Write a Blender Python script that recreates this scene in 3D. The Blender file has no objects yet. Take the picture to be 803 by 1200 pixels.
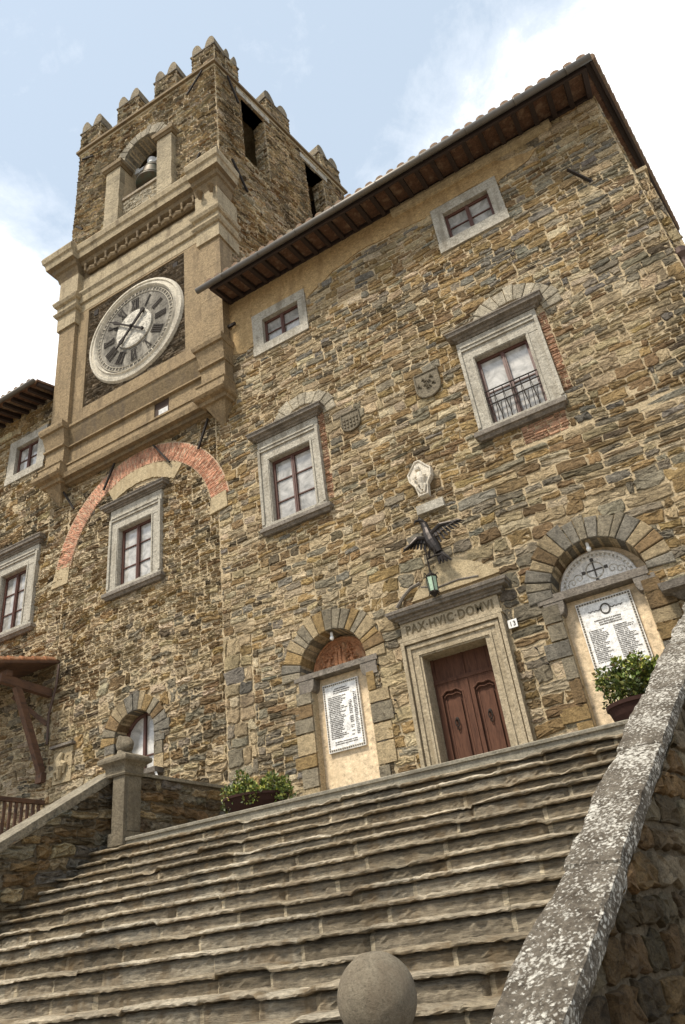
import bpy, math, random
import numpy as np
from mathutils import Vector, Matrix
from mathutils.geometry import tessellate_polygon
random.seed(7); RNG = np.random.default_rng(11)
SC = bpy.context.scene; COL = SC.collection
PI = math.pi; R = math.radians
Y0 = 12.0            # plane of the palace front
EYE = 1.6

# ------------------------------------------------------------------ materials
def newmat(name):
    m = bpy.data.materials.new(name); m.use_nodes = True
    nt = m.node_tree; nt.nodes.clear()
    o = nt.nodes.new('ShaderNodeOutputMaterial'); b = nt.nodes.new('ShaderNodeBsdfPrincipled')
    nt.links.new(b.outputs[0], o.inputs[0])
    return m, nt, b
def N(nt, typ, **kw):
    n = nt.nodes.new(typ)
    for k, v in kw.items():
        if k.startswith('i_'):
            key = k[2:]
            key = int(key) if key.isdigit() else key.replace('_', ' ')
            n.inputs[key].default_value = v
        else: setattr(n, k, v)
    return n
def noise(nt, co, scale, detail=6, rough=.6, dist=0.):
    n = N(nt, 'ShaderNodeTexNoise', i_Scale=scale, i_Detail=detail, i_Roughness=rough, i_Distortion=dist)
    nt.links.new(co, n.inputs['Vector']); return n.outputs[0]
def ramp(nt, fac, stops):
    r = nt.nodes.new('ShaderNodeValToRGB'); cr = r.color_ramp
    while len(cr.elements) < len(stops): cr.elements.new(.5)
    for e, (p, c) in zip(cr.elements, stops):
        e.position = p; e.color = (c, c, c, 1) if not hasattr(c, '__len__') else (*c, 1)
    nt.links.new(fac, r.inputs[0]); return r.outputs[0]
def mix(nt, a, b, f, mode='MIX'):
    m = N(nt, 'ShaderNodeMix', data_type='RGBA', blend_type=mode)
    for sock, val in ((m.inputs['Factor'], f), (m.inputs['A'], a), (m.inputs['B'], b)):
        if hasattr(val, 'links') or isinstance(val, bpy.types.NodeSocket): nt.links.new(val, sock)
        elif hasattr(val, '__len__'): sock.default_value = (*val, 1)
        else: sock.default_value = val
    return m.outputs['Result']
def math_(nt, op, a, b=0.):
    m = N(nt, 'ShaderNodeMath', operation=op)
    for i, v in enumerate((a, b)):
        if isinstance(v, bpy.types.NodeSocket): nt.links.new(v, m.inputs[i])
        else: m.inputs[i].default_value = v
    return m.outputs[0]
def bump(nt, bsdf, h, dist, strength=1., prev=None):
    b = N(nt, 'ShaderNodeBump', i_Strength=strength, i_Distance=dist)
    nt.links.new(h, b.inputs['Height'])
    if prev: nt.links.new(prev, b.inputs['Normal'])
    nt.links.new(b.outputs[0], bsdf.inputs['Normal']); return b.outputs[0]
def coords(nt, scale=(1, 1, 1)):
    t = nt.nodes.new('ShaderNodeNewGeometry'); mp = N(nt, 'ShaderNodeMapping', i_Scale=scale)
    nt.links.new(t.outputs['Position'], mp.inputs[0]); return mp.outputs[0]

def stone_mat(name, tint=(1, 1, 1), bumpd=.03, usecol=True, base=(.3, .27, .22), var=.55, fine=1.0, rough=.9, streak=(1, 1, 1.25), stain=None, coarse=.8):
    m, nt, b = newmat(name); co = coords(nt, streak)
    if usecol:
        a = N(nt, 'ShaderNodeAttribute', attribute_name='Col'); c = a.outputs['Color']
    else:
        c = mix(nt, tuple(x * .82 for x in base), tuple(min(1, x * 1.15) for x in base), noise(nt, co, 1.3, 4))
    c = mix(nt, c, tint, 1., 'MULTIPLY')
    n1 = noise(nt, co, 11, 8, .72, .0); n2 = noise(nt, co, 30 * fine, 6, .85)
    v1 = ramp(nt, n1, [(.28, 1 - var), (.5, 1.), (.72, 1 + var * .55)])
    c = mix(nt, c, v1, 1., 'MULTIPLY')
    if usecol:
        big = noise(nt, coords(nt, (1.1, 1.1, .22)), 1.0, 7, .65)
        c = mix(nt, c, ramp(nt, big, [(.34, .6), (.5, .97), (.7, 1.15)]), 1., 'MULTIPLY')
    v2 = ramp(nt, n2, [(.33, .2), (.45, .82), (.56, 1.12), (.72, 1.8)])
    c = mix(nt, c, v2, .8, 'MULTIPLY')
    if stain:
        ns = noise(nt, coords(nt, (2.2, 2.2, .5)), 1.6, 6, .65)
        c = mix(nt, c, stain, ramp(nt, ns, [(.5, 0.), (.68, .8)]))
    nt.links.new(c, b.inputs['Base Color'])
    b.inputs['Roughness'].default_value = rough; b.inputs['Specular IOR Level'].default_value = .25
    h = math_(nt, 'ADD', math_(nt, 'MULTIPLY', n1, coarse), math_(nt, 'MULTIPLY', n2, .6))
    bump(nt, b, h, bumpd * 1.6, 1.)
    return m
MAT = {}
MAT['stone'] = stone_mat('rubble_stone', bumpd=.05, var=.6)
MAT['rub'] = stone_mat('thin_rubble', bumpd=.05, streak=(1, 1, 1.7), var=.65)
MAT['dark_stone'] = stone_mat('dark_rubble', bumpd=.035, var=.75, fine=1.7)
MAT['mortar'] = stone_mat('lime_mortar', usecol=False, base=(.52, .41, .255), bumpd=.03, var=.5)
MAT['mortar_dark'] = stone_mat('old_dark_mortar', usecol=False, base=(.19, .148, .095), bumpd=.03, var=.5)
MAT['trim'] = stone_mat('grey_sandstone', usecol=False, base=(.42, .385, .315), bumpd=.018, var=.42, fine=.8, stain=(.2, .17, .125))
MAT['door_trim'] = stone_mat('tan_sandstone', usecol=False, base=(.40, .33, .225), bumpd=.016, var=.4, fine=.8, stain=(.24, .19, .12))
MAT['cornice'] = stone_mat('weathered_cornice', usecol=False, base=(.22, .19, .155), bumpd=.022, var=.5, stain=(.1, .085, .065))
MAT['ochre'] = stone_mat('ochre_render', usecol=False, base=(.29, .212, .12), bumpd=.02, var=.5, stain=(.155, .112, .065))
MAT['pale_mould'] = stone_mat('pale_moulding', usecol=False, base=(.39, .315, .20), bumpd=.02, var=.5, stain=(.17, .13, .08))
MAT['band_dark'] = stone_mat('brown_and_shade_cornice', usecol=False, base=(.20, .145, .08), bumpd=.015, var=.45, stain=(.12, .09, .06))  # brown stone; on moulding undersides it paints in their shade
MAT['plaster'] = stone_mat('ochre_plaster', usecol=False, base=(.44, .305, .15), bumpd=.014, var=.4, fine=.7, stain=(.26, .17, .08))
MAT['plaster_pale'] = stone_mat('pale_plaster', usecol=False, base=(.42, .335, .205), bumpd=.014, var=.45, stain=(.27, .2, .11))
MAT['cream'] = stone_mat('cream_render', usecol=False, base=(.66, .52, .345), bumpd=.003, var=.12, fine=.3, stain=(.56, .43, .27))
MAT['brick'] = stone_mat('red_brick', bumpd=.006, var=.2)
MAT['brick_mortar'] = stone_mat('pink_mortar', usecol=False, base=(.46, .33, .22), bumpd=.01)
MAT['terracotta'] = stone_mat('terracotta', usecol=False, base=(.42, .2, .10), bumpd=.012, var=.5, stain=(.5, .36, .22))
MAT['tile'] = stone_mat('roof_tile', usecol=False, base=(.21, .135, .085), bumpd=.012, var=.6, stain=(.22, .19, .13))
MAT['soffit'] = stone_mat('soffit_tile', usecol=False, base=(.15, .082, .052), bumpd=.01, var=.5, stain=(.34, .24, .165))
MAT['tread'] = stone_mat('worn_step', usecol=True, bumpd=.03, var=.75, fine=1.3, streak=(.35, 1.2, 2.6), rough=.85, stain=(.20, .14, .075), coarse=.3)
MAT['slab'] = stone_mat('landing_stone', usecol=False, base=(.27, .245, .19), bumpd=.012, var=.4, stain=(.17, .15, .11))
MAT['wallcope'] = stone_mat('parapet_coping', usecol=False, base=(.30, .26, .19), bumpd=.03, var=.55, stain=(.18, .15, .11))
MAT['pier'] = stone_mat('pier_stone', usecol=False, base=(.215, .18, .125), bumpd=.03, var=.5, stain=(.14, .115, .08))
MAT['ball'] = stone_mat('smooth_ball_stone', usecol=False, base=(.185, .155, .11), bumpd=.006, var=.3, fine=3, stain=(.12, .09, .06))
MAT['marble'] = stone_mat('white_marble', usecol=False, base=(.75, .73, .69), bumpd=.002, var=.14, fine=.6)
MAT['oldmarble'] = stone_mat('carved_pale_stone', usecol=False, base=(.62, .56, .46), bumpd=.01, var=.3)
MAT['clock_dark'] = stone_mat('clock_dial_dark', usecol=False, base=(.15, .135, .11), bumpd=.01, var=.95, fine=.7, stain=(.40, .365, .30))
MAT['clock_pale'] = stone_mat('clock_dial_pale', usecol=False, base=(.55, .51, .43), bumpd=.015, var=.9, fine=.55)
MAT['clock_ring'] = stone_mat('clock_ring_stone', usecol=False, base=(.60, .545, .44), bumpd=.02, var=.4, stain=(.34, .3, .24))
MAT['ground'] = stone_mat('paving', usecol=False, base=(.25, .22, .18), bumpd=.01, var=.4)

def lichen():
    m, nt, b = newmat('lichen_coping'); co = coords(nt)
    n = noise(nt, co, 6, 6, .7); f = noise(nt, co, 45, 5, .7)
    base = mix(nt, (.06, .047, .033), (.19, .165, .13), ramp(nt, n, [(.35, 0.), (.7, 1.)]))
    base = mix(nt, base, ramp(nt, f, [(.3, .35), (.7, 1.5)]), .8, 'MULTIPLY')
    cd = mix(nt, co, noise(nt, co, 18, 3, .6), .03, 'ADD')
    cd = mix(nt, co, noise(nt, co, 30, 4, .7), .05, 'ADD')
    v = N(nt, 'ShaderNodeTexVoronoi', i_Scale=31., i_Randomness=1.); nt.links.new(cd, v.inputs['Vector'])
    v2 = N(nt, 'ShaderNodeTexVoronoi', i_Scale=48., i_Randomness=1.); nt.links.new(cd, v2.inputs['Vector'])
    cl = ramp(nt, noise(nt, co, 2.6, 7, .75), [(.34, .2), (.66, .82)])
    d1 = math_(nt, 'SUBTRACT', math_(nt, 'MULTIPLY', cl, .82), v.outputs['Distance'])
    d1 = math_(nt, 'ADD', d1, math_(nt, 'MULTIPLY', math_(nt, 'SUBTRACT', f, .5), .55))
    d2 = math_(nt, 'SUBTRACT', math_(nt, 'MULTIPLY', cl, .95), v2.outputs['Distance'])
    d2 = math_(nt, 'ADD', d2, math_(nt, 'MULTIPLY', math_(nt, 'SUBTRACT', f, .5), .5))
    s1 = ramp(nt, d1, [(.0, 0.), (.16, .95)]); s2 = ramp(nt, d2, [(.05, 0.), (.22, .6)])
    s = math_(nt, 'MAXIMUM', s1, s2)
    white = mix(nt, (.30, .275, .225), (.62, .59, .52), ramp(nt, f, [(.35, 0.), (.6, 1.)]))
    c = mix(nt, base, white, s); nt.links.new(c, b.inputs['Base Color'])
    b.inputs['Roughness'].default_value = .95; b.inputs['Specular IOR Level'].default_value = .2
    h = math_(nt, 'ADD', math_(nt, 'MULTIPLY', n, .8), math_(nt, 'ADD', math_(nt, 'MULTIPLY', f, .6), math_(nt, 'MULTIPLY', s, .10)))
    bump(nt, b, h, .03); return m
MAT['lichen'] = lichen()

def simple(name, base, rough=.6, metal=0., var=.25, scale=14, bd=.003, streak=(1, 1, 1), spec=.5, dark=None):
    m, nt, b = newmat(name); co = coords(nt, streak); n = noise(nt, co, scale, 6, .65)
    c = mix(nt, tuple(x * (1 - var) for x in base), tuple(min(1, x * (1 + var)) for x in base), n)
    if dark: c = mix(nt, c, dark, ramp(nt, noise(nt, co, scale * .3, 6, .7), [(.48, 0.), (.66, .9)]))
    nt.links.new(c, b.inputs['Base Color']); b.inputs['Roughness'].default_value = rough
    b.inputs['Metallic'].default_value = metal; b.inputs['Specular IOR Level'].default_value = spec
    bump(nt, b, n, bd); return m
MAT['doorwood'] = simple('door_wood', (.10, .046, .028), .8, spec=.2, var=.6, scale=9, bd=.006, streak=(6, 5, .7), dark=(.05, .022, .014))
MAT['sash'] = simple('sash_wood', (.085, .032, .02), .55, var=.35)
MAT['oldwood'] = simple('old_timber', (.12, .06, .032), .8, var=.6, scale=7, bd=.012, streak=(3, 1, 3), dark=(.05, .028, .018))
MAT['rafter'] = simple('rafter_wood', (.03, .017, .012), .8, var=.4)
MAT['iron'] = simple('black_iron', (.028, .022, .018), .85, 0., var=.5, spec=.2)
MAT['bronze'] = simple('dark_bronze', (.045, .038, .034), .42, .75, var=.5, scale=20, bd=.006)
MAT['bellm'] = simple('old_bell_bronze', (.10, .078, .055), .55, .6, var=.4, scale=10, dark=(.10, .13, .10))
MAT['bellwhite'] = simple('painted_headstock', (.62, .62, .6), .5, .1, var=.2)
MAT['gutter'] = simple('gutter_metal', (.13, .115, .095), .5, .4, var=.35, scale=4)
MAT['copper'] = simple('brown_pipe', (.09, .055, .04), .5, .4, var=.35, scale=4)
MAT['pot'] = simple('dark_terracotta', (.035, .016, .012), .9, spec=.2, var=.4)
MAT['ink'] = simple('carved_dark_letter', (.075, .065, .055), .8, var=.3)
MAT['inkdoor'] = simple('letter_paint', (.12, .09, .045), .8, var=.3)
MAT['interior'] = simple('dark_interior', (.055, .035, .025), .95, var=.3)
MAT['redwood'] = simple('dark_red_boards', (.09, .03, .02), .8, var=.4)
MAT['bulb'] = simple('bulb_glass', (.85, .84, .8), .15, var=.05)
MAT['white'] = simple('white_enamel', (.72, .70, .66), .4, var=.06)
MAT['greenglass'] = simple('lantern_glass', (.34, .46, .33), .12, var=.5, scale=30)
def leafm():
    m, nt, b = newmat('shrub_leaf'); a = N(nt, 'ShaderNodeAttribute', attribute_name='Col')
    nt.links.new(a.outputs['Color'], b.inputs['Base Color']); b.inputs['Roughness'].default_value = .45
    return m
MAT['leaf'] = leafm()
def pane():
    m, nt, b = newmat('window_pane'); co = coords(nt)
    n = noise(nt, co, 1.6, 3, .5); n2 = noise(nt, coords(nt, (9, 1, .35)), 1.4, 2, .5)
    c = mix(nt, (.26, .25, .225), (.58, .555, .51), ramp(nt, noise(nt, co, 3.1, 5, .65, .8), [(.36, 0.), (.62, 1.)]))  # pale mottling in the base colour imitates reflected sky
    oi = nt.nodes.new('ShaderNodeObjectInfo'); c = mix(nt, c, ramp(nt, oi.outputs['Random'], [(0., .55), (1., 1.15)]), 1., 'MULTIPLY')
    nt.links.new(c, b.inputs['Base Color']); b.inputs['Roughness'].default_value = .06
    b.inputs['Coat Weight'].default_value = .6; b.inputs['Coat Roughness'].default_value = .02
    bump(nt, b, noise(nt, co, 2.2, 1, .4), .01, .4); return m
MAT['pane'] = pane()

# ------------------------------------------------------------------ object helpers
def setp(o, label=None, cat=None, group=None, kind=None):
    if label: o['label'] = label
    if cat: o['category'] = cat
    if group: o['group'] = group
    if kind: o['kind'] = kind
    return o
def thing(name, loc, label, cat, group=None):
    o = bpy.data.objects.new(name, None); COL.objects.link(o); o.location = loc; o.empty_display_size = .3
    bpy.context.view_layer.update()
    return setp(o, label, cat, group, 'thing')
def tower_warp(v):
    t = np.maximum(0, (v[:, 2] - 17) / 14.4) * np.clip((-8.7 - v[:, 0]) / 7.3, 0, 1.15)
    v = v.copy(); v[:, 1] *= (v[:, 2] - EYE) / (v[:, 2] - EYE + .65 * t); return v
class MB:
    def __init__(s): s.v = []; s.f = []; s.m = []; s.c = []; s.n = 0
    def add(s, verts, faces, mi=0, col=(.3, .3, .3)):
        b = s.n; s.v.append(np.asarray(verts, float).reshape(-1, 3)); s.n += len(s.v[-1])
        for f in faces: s.f.append([b + i for i in f]); s.m.append(mi); s.c.append(col)
        return b
    def box(s, x0, x1, y0, y1, z0, z1, mi=0, col=(.3, .3, .3)):
        s.add([(x, y, z) for x in (x0, x1) for y in (y0, y1) for z in (z0, z1)],
              [(0, 1, 3, 2), (4, 6, 7, 5), (0, 4, 5, 1), (2, 3, 7, 6), (0, 2, 6, 4), (1, 5, 7, 3)], mi, col)
    def hexa(s, p, mi=0, col=(.3, .3, .3)):   # 8 pts: back ring 0-3, front ring 4-7
        s.add(p, [(0, 1, 2, 3), (4, 7, 6, 5), (0, 4, 5, 1), (1, 5, 6, 2), (2, 6, 7, 3), (3, 7, 4, 0)], mi, col)
    def bar(s, a, b, w, h=None, mi=0, col=(.3, .3, .3), up=(0, 0, 1)):
        a = Vector(a); b = Vector(b); h = h or w; d = (b - a).normalized(); u = Vector(up)
        if abs(d.dot(u)) > .95: u = Vector((1, 0, 0))
        sx = d.cross(u).normalized(); u = sx.cross(d).normalized()
        q = [sx * (i * w / 2) + u * (j * h / 2) for i, j in ((-1, -1), (1, -1), (1, 1), (-1, 1))]
        s.hexa([tuple(a + k) for k in q] + [tuple(b + k) for k in q], mi, col)
    def tube(s, pts, r, seg=10, mi=0, col=(.3, .3, .3), caps=True):
        pts = [Vector(p) for p in pts]; rs = r if hasattr(r, '__len__') else [r] * len(pts)
        vs = []; 
        for i, p in enumerate(pts):
            d = (pts[min(i + 1, len(pts) - 1)] - pts[max(i - 1, 0)]).normalized()
            u = Vector((0, 0, 1)) if abs(d.z) < .9 else Vector((0, 1, 0))
            a = d.cross(u).normalized(); b = a.cross(d)
            for k in range(seg):
                t = 2 * PI * k / seg; vs.append(p + (a * math.cos(t) + b * math.sin(t)) * rs[i])
        fs = [(i * seg + k, i * seg + (k + 1) % seg, (i + 1) * seg + (k + 1) % seg, (i + 1) * seg + k) for i in range(len(pts) - 1) for k in range(seg)]
        if caps: fs += [tuple(range(seg))[::-1], tuple((len(pts) - 1) * seg + k for k in range(seg))]
        s.add([tuple(x) for x in vs], fs, mi, col)
    def lathe(s, prof, c, seg=24, mi=0, axis='z', col=(.3, .3, .3), sx=1., sy=1.):   # prof [(r, h)]
        vs = []
        for r, h in prof:
            for k in range(seg):
                t = 2 * PI * k / seg; x, y = r * math.cos(t) * sx, r * math.sin(t) * sy
                vs.append((c[0] + x, c[1] + y, c[2] + h) if axis == 'z' else (c[0] + x, c[1] - h, c[2] + y))
        n = len(prof)
        fs = [(i * seg + k, i * seg + (k + 1) % seg, (i + 1) * seg + (k + 1) % seg, (i + 1) * seg + k) for i in range(n - 1) for k in range(seg)]
        fs += [tuple(range(seg))[::-1], tuple((n - 1) * seg + k for k in range(seg))]
        s.add(vs, fs, mi, col)
    def prism(s, poly, y0, y1, mi=0, col=(.3, .3, .3), holes=()):     # poly in (x,z); y0 front < y1 back
        loops = [[Vector((p[0], 0, p[1])) for p in poly]] + [[Vector((p[0], 0, p[1])) for p in h] for h in holes]
        loops2 = [[Vector((p.x, p.z, 0)) for p in L] for L in loops]
        tris = tessellate_polygon(loops2); flat = [p for L in loops for p in L]; n = len(flat)
        vs = [(p.x, y0, p.z) for p in flat] + [(p.x, y1, p.z) for p in flat]
        fs = [tuple(t) for t in tris] + [tuple(n + i for i in t[::-1]) for t in tris]; b = 0
        for L in loops:
            k = len(L); fs += [(b + i, b + (i + 1) % k, n + b + (i + 1) % k, n + b + i) for i in range(k)]; b += k
        s.add(vs, fs, mi, col)
    def profile(s, prof, x0, x1, yb=Y0, yf=Y0, rl=1., rr=1., mi=0, cols=None):   # prof [(z,d)], returns at both ends
        vs = []
        for z, d in prof: vs += [(x0 - d * rl, yb, z), (x0 - d * rl, yf - d, z), (x1 + d * rr, yf - d, z), (x1 + d * rr, yb, z)]
        for i in range(len(prof) - 1):
            a, b = 4 * i, 4 * (i + 1)
            mm = cols[i] if cols else mi
            s.add([vs[a + k] for k in range(4)] + [vs[b + k] for k in range(4)], [(0, 1, 5, 4), (1, 2, 6, 5), (2, 3, 7, 6)], mm)
        n = len(prof)
        s.add(vs[:4] + vs[-4:], [(0, 3, 2, 1), (4, 5, 6, 7)], mi)
    def build(s, name, mats, parent=None, warp=None, smooth=False, **kw):
        v = np.concatenate(s.v) if s.v else np.zeros((0, 3))
        if warp is not None: v = warp(v)
        me = bpy.data.meshes.new(name); me.from_pydata(v.tolist(), [], s.f)
        mats = mats if isinstance(mats, (list, tuple)) else [mats]
        for m in mats: me.materials.append(MAT[m])
        if len(mats) > 1: me.polygons.foreach_set('material_index', s.m)
        lt = np.empty(len(me.polygons), int); me.polygons.foreach_get('loop_total', lt)
        ca = me.color_attributes.new('Col', 'FLOAT_COLOR', 'CORNER')
        c = np.ones((len(s.c), 4)); c[:, :3] = np.array(s.c) if s.c else 0
        ca.data.foreach_set('color', np.repeat(c, lt, axis=0).ravel())
        import bmesh
        bm = bmesh.new(); bm.from_mesh(me); bmesh.ops.recalc_face_normals(bm, faces=bm.faces); bm.to_mesh(me); bm.free()
        if smooth:
            me.polygons.foreach_set('use_smooth', [True] * len(me.polygons))
        o = bpy.data.objects.new(name, me); COL.objects.link(o)
        if parent is None:
            lo = v.min(0); hi = v.max(0); c0 = Vector(((lo[0] + hi[0]) / 2, (lo[1] + hi[1]) / 2, lo[2]))
            me.transform(Matrix.Translation(-c0)); o.location = c0
            bpy.context.view_layer.update()
        else:
            o.parent = parent; o.matrix_parent_inverse = parent.matrix_world.inverted()
        setp(o, **kw)
        if parent is None and 'label' in kw: o['kind'] = 'thing'
        bpy.context.view_layer.update()
        return o
def S(d): return (Y0 - d) / Y0
def mx(x, d): return x * S(d)                      # survey value on the wall plane -> value d metres in front of it
def mz(z, d): return (z - EYE) * S(d) + EYE

# ------------------------------------------------------------------ masonry
def vnoise(u, v, s):
    def h(i, j): 
        x = np.sin(i * 127.1 + j * 311.7 + s * 74.7) * 43758.5453; return x - np.floor(x)
    i, j = np.floor(u), np.floor(v); fu, fv = u - i, v - j; fu = fu * fu * (3 - 2 * fu); fv = fv * fv * (3 - 2 * fv)
    return (h(i, j) * (1 - fu) + h(i + 1, j) * fu) * (1 - fv) + (h(i, j + 1) * (1 - fu) + h(i + 1, j + 1) * fu) * fv
def spans(polys, v):
    out = []
    for P in polys:
        xs = []
        for i in range(len(P)):
            (x0, z0), (x1, z1) = P[i], P[(i + 1) % len(P)]
            if (z0 <= v) != (z1 <= v): xs.append(x0 + (v - z0) / (z1 - z0) * (x1 - x0))
        xs.sort(); out += [(xs[k], xs[k + 1]) for k in range(0, len(xs) - 1, 2)]
    return out
def subtract(a, b, sp, mn=.05):
    iv = [(a, b)]
    for s0, s1 in sp:
        nv = []
        for x0, x1 in iv:
            if s1 <= x0 or s0 >= x1: nv.append((x0, x1)); continue
            if s0 > x0: nv.append((x0, s0))
            if s1 < x1: nv.append((s1, x1))
        iv = nv
    return [(x0, x1) for x0, x1 in iv if x1 - x0 > mn]
def cells(rg, u0, u1, v0, v1, hr, wr, excl, band=(.3, .5), cell=(.7, 2.0), inside=None):
    """irregular coursed rubble: bands -> cells -> rows -> stones. returns quads [(u0,u1,v0,v1)]"""
    out = []; v = v0
    while v < v1 - .02:
        H = min(rg.uniform(*band), v1 - v)
        if v1 - v - H < hr[0]: H = v1 - v
        u = u0 - rg.uniform(0, .5)
        while u < u1:
            W = rg.uniform(*cell); n = max(1, int(round(H / rg.uniform(*hr))))
            hs = rg.uniform(.7, 1.3, n); hs = hs / hs.sum() * H; vv = v
            for hh in hs:
                x = u
                while x < u + W - 1e-6:
                    w = rg.uniform(*wr) * (0.75 + .5 * hh / hr[1])
                    if u + W - x - w < wr[0] * .6: w = u + W - x
                    for a, b in subtract(max(x, u0), min(x + w, u1), spans(excl, vv + hh / 2)):
                        if inside is None or inside((a + b) / 2, vv + hh / 2): out.append((a, b, vv, vv + hh))
                    x += w
                vv += hh
            u += W
        v += H
    return np.array(out)
RA = np.array([(-1, -.72), (-.93, -.93), (-.5, -1), (.0, -1), (.55, -1), (.93, -.93), (1, -.7), (1, .0), (1, .72), (.93, .93), (.5, 1), (0, 1), (-.5, 1), (-.93, .93), (-1, .7), (-1, 0)])
def stones(mb, q, mp, rg, proj=(.015, .05), gap=.010, bev=.016, jit=.012, colf=None, mi=0, rough=.012, wob=.03):
    if len(q) == 0: return
    n = len(q); K = len(RA); w = q[:, 1] - q[:, 0]; h = q[:, 3] - q[:, 2]
    cu = (q[:, 0] + q[:, 1]) / 2; cv = (q[:, 2] + q[:, 3]) / 2
    pr = rg.uniform(*proj, n); tiltu = rg.normal(0, .035, n); tiltv = rg.normal(0, .05, n)
    g = gap * rg.uniform(.6, 1.5, n)
    skl = rg.normal(0, .05, n); skr = rg.normal(0, .05, n)
    cols = colf(cu, cv, rg, w, h)
    jx = rg.normal(0, 1, (n, K)) * np.minimum(jit, .09 * np.minimum(w, h))[:, None]; jy = rg.normal(0, 1, (n, K)) * np.minimum(jit, .09 * np.minimum(w, h))[:, None]
    rings = []
    for e, dd in ((0, None), (bev * .45, .65), (bev * 1.4, 1.0), (None, 1.0)):
        if e is None: a = RA[None, :, 0] * (w * .5 * .5)[:, None]; b = RA[None, :, 1] * (h * .5 * .5)[:, None]; jj = .3
        else:
            a = RA[None, :, 0] * np.maximum(w / 2 - g - e, w * .28)[:, None]; b = RA[None, :, 1] * np.maximum(h / 2 - g - e, h * .26)[:, None]; jj = 1.
        a = a + jx * jj; b = b + jy * jj
        a = a + b * np.where(a > 0, skr[:, None], skl[:, None]) * 2.0
        if dd is None: d = np.full((n, K), -.03)
        else: d = pr[:, None] * dd + (a * tiltu[:, None] + b * tiltv[:, None]) * dd + (rg.normal(0, rough, (n, K)) if dd == 1.0 else rg.normal(0, rough * .4, (n, K)))
        rings.append((cu[:, None] + a, cv[:, None] + b, d))
    ce = (cu[:, None], cv[:, None], (pr + rg.normal(0, rough, n) + .004)[:, None])
    U = np.concatenate([r[0] for r in rings] + [ce[0]], 1); V = np.concatenate([r[1] for r in rings] + [ce[1]], 1); D = np.concatenate([r[2] for r in rings] + [ce[2]], 1)
    if wob: V = V + wob * (np.sin(U * .8 + V * .5) + .6 * np.sin(U * 2.1 - V * 1.7 + 1) + .35 * np.sin(U * 4.3 + V * 3.1))
    P = mp(U.ravel(), V.ravel(), D.ravel()); T = 4 * K + 1
    fs = []
    for r in range(3):
        for k in range(K): fs.append((r * K + k, r * K + (k + 1) % K, (r + 1) * K + (k + 1) % K, (r + 1) * K + k))
    cap = [(3 * K + k, 3 * K + (k + 1) % K, 4 * K) for k in range(K)]
    b0 = mb.n; mb.v.append(P); mb.n += len(P)
    for i in range(n):
        o = b0 + i * T; c = tuple(cols[i])
        for f in fs: mb.f.append([o + f[0], o + f[1], o + f[2], o + f[3]])
        for f in cap: mb.f.append([o + f[0], o + f[1], o + f[2]])
        k = len(fs) + len(cap); mb.m += [mi] * k; mb.c += [c] * k
def frontmap(y=Y0):
    return lambda u, v, d: np.stack([u, y - d, v], 1)
PAL = {'ochre': (.36, .245, .11), 'tan': (.46, .355, .21), 'grey': (.295, .25, .175), 'dark': (.15, .115, .07), 'light': (.58, .47, .31), 'brown': (.27, .18, .09), 'blue': (.255, .228, .18), 'pale': (.50, .44, .33)}
def pal_fn(weights, seed, scale=.45, clus=1.6):
    names = list(weights); base = np.array([weights[k] for k in names]); pc = np.array([PAL[k] for k in names])
    def f(u, v, rg, w, h):
        n = len(u); W = np.stack([base[i] * np.exp(clus * 2.2 * (vnoise(u * scale * 1.0 + i * 9.1, v * scale * 1.4, seed + i) - .5)) for i in range(len(names))], 1)
        W = W / W.sum(1, keepdims=True); r = rg.random(n)[:, None]; idx = (W.cumsum(1) < r).sum(1).clip(0, len(names) - 1)
        c = pc[idx] * rg.uniform(.78, 1.22, (n, 1)) * (1 + rg.normal(0, .018, (n, 3))); return c.clip(.02, .8)
    return f
def rect(x0, x1, z0, z1): return [(x0, z0), (x1, z0), (x1, z1), (x0, z1)]
def arcpoly(cx, cz, r, z0, n=20, x0=None, x1=None):     # round headed opening
    return [(x0 if x0 is not None else cx - r, z0), (x1 if x1 is not None else cx + r, z0)] + [(cx + r * math.cos(t), cz + r * math.sin(t)) for t in np.linspace(0, PI, n)]
def sector(cx, cz, r0, r1, a0, a1, n=30):
    A = np.linspace(a0, a1, n); return [(cx + r1 * math.cos(t), cz + r1 * math.sin(t)) for t in A] + [(cx + r0 * math.cos(t), cz + r0 * math.sin(t)) for t in A[::-1]]
def voussoirs(mb, cx, cz, r0, r1, a0, a1, n, df, db, colf, rg, jitr=.03, y=Y0, mi=0, ch=.012):
    e = np.linspace(a0, a1, n + 1); e[1:-1] += rg.normal(0, (a1 - a0) / n * .1, n - 1); g = .006 / r0
    for i in range(n):
        t0, t1 = e[i] + g, e[i + 1] - g; ro = r1 + rg.uniform(-jitr, jitr); dd = df + rg.uniform(-.01, .012); tm = (t0 + t1) / 2
        c = colf(i)
        def P(r, t, d): return (cx + r * math.cos(t), y - d, cz + r * math.sin(t))
        ringb = [P(r0, t0, -db), P(r0, t1, -db), P(ro, t1, -db), P(ro, t0, -db)]
        ringm = [P(r0, t0, dd - ch), P(r0, t1, dd - ch), P(ro, t1, dd - ch), P(ro, t0, dd - ch)]
        h = ch / r0; ringf = [P(r0 + ch, t0 + h, dd), P(r0 + ch, t1 - h, dd), P(ro - ch, t1 - h, dd), P(ro - ch, t0 + h, dd)]
        b = mb.add(ringb + ringm + ringf, [(0, 1, 2, 3), (11, 10, 9, 8)] + [(k + a, (k + 1) % 4 + a, (k + 1) % 4 + a + 4, k + a + 4) for a in (0, 4) for k in range(4)], mi, c)
def jcol(base, rg, s=.16):
    k = 1 + rg.uniform(-s, s); return tuple(x * k for x in base)

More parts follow.
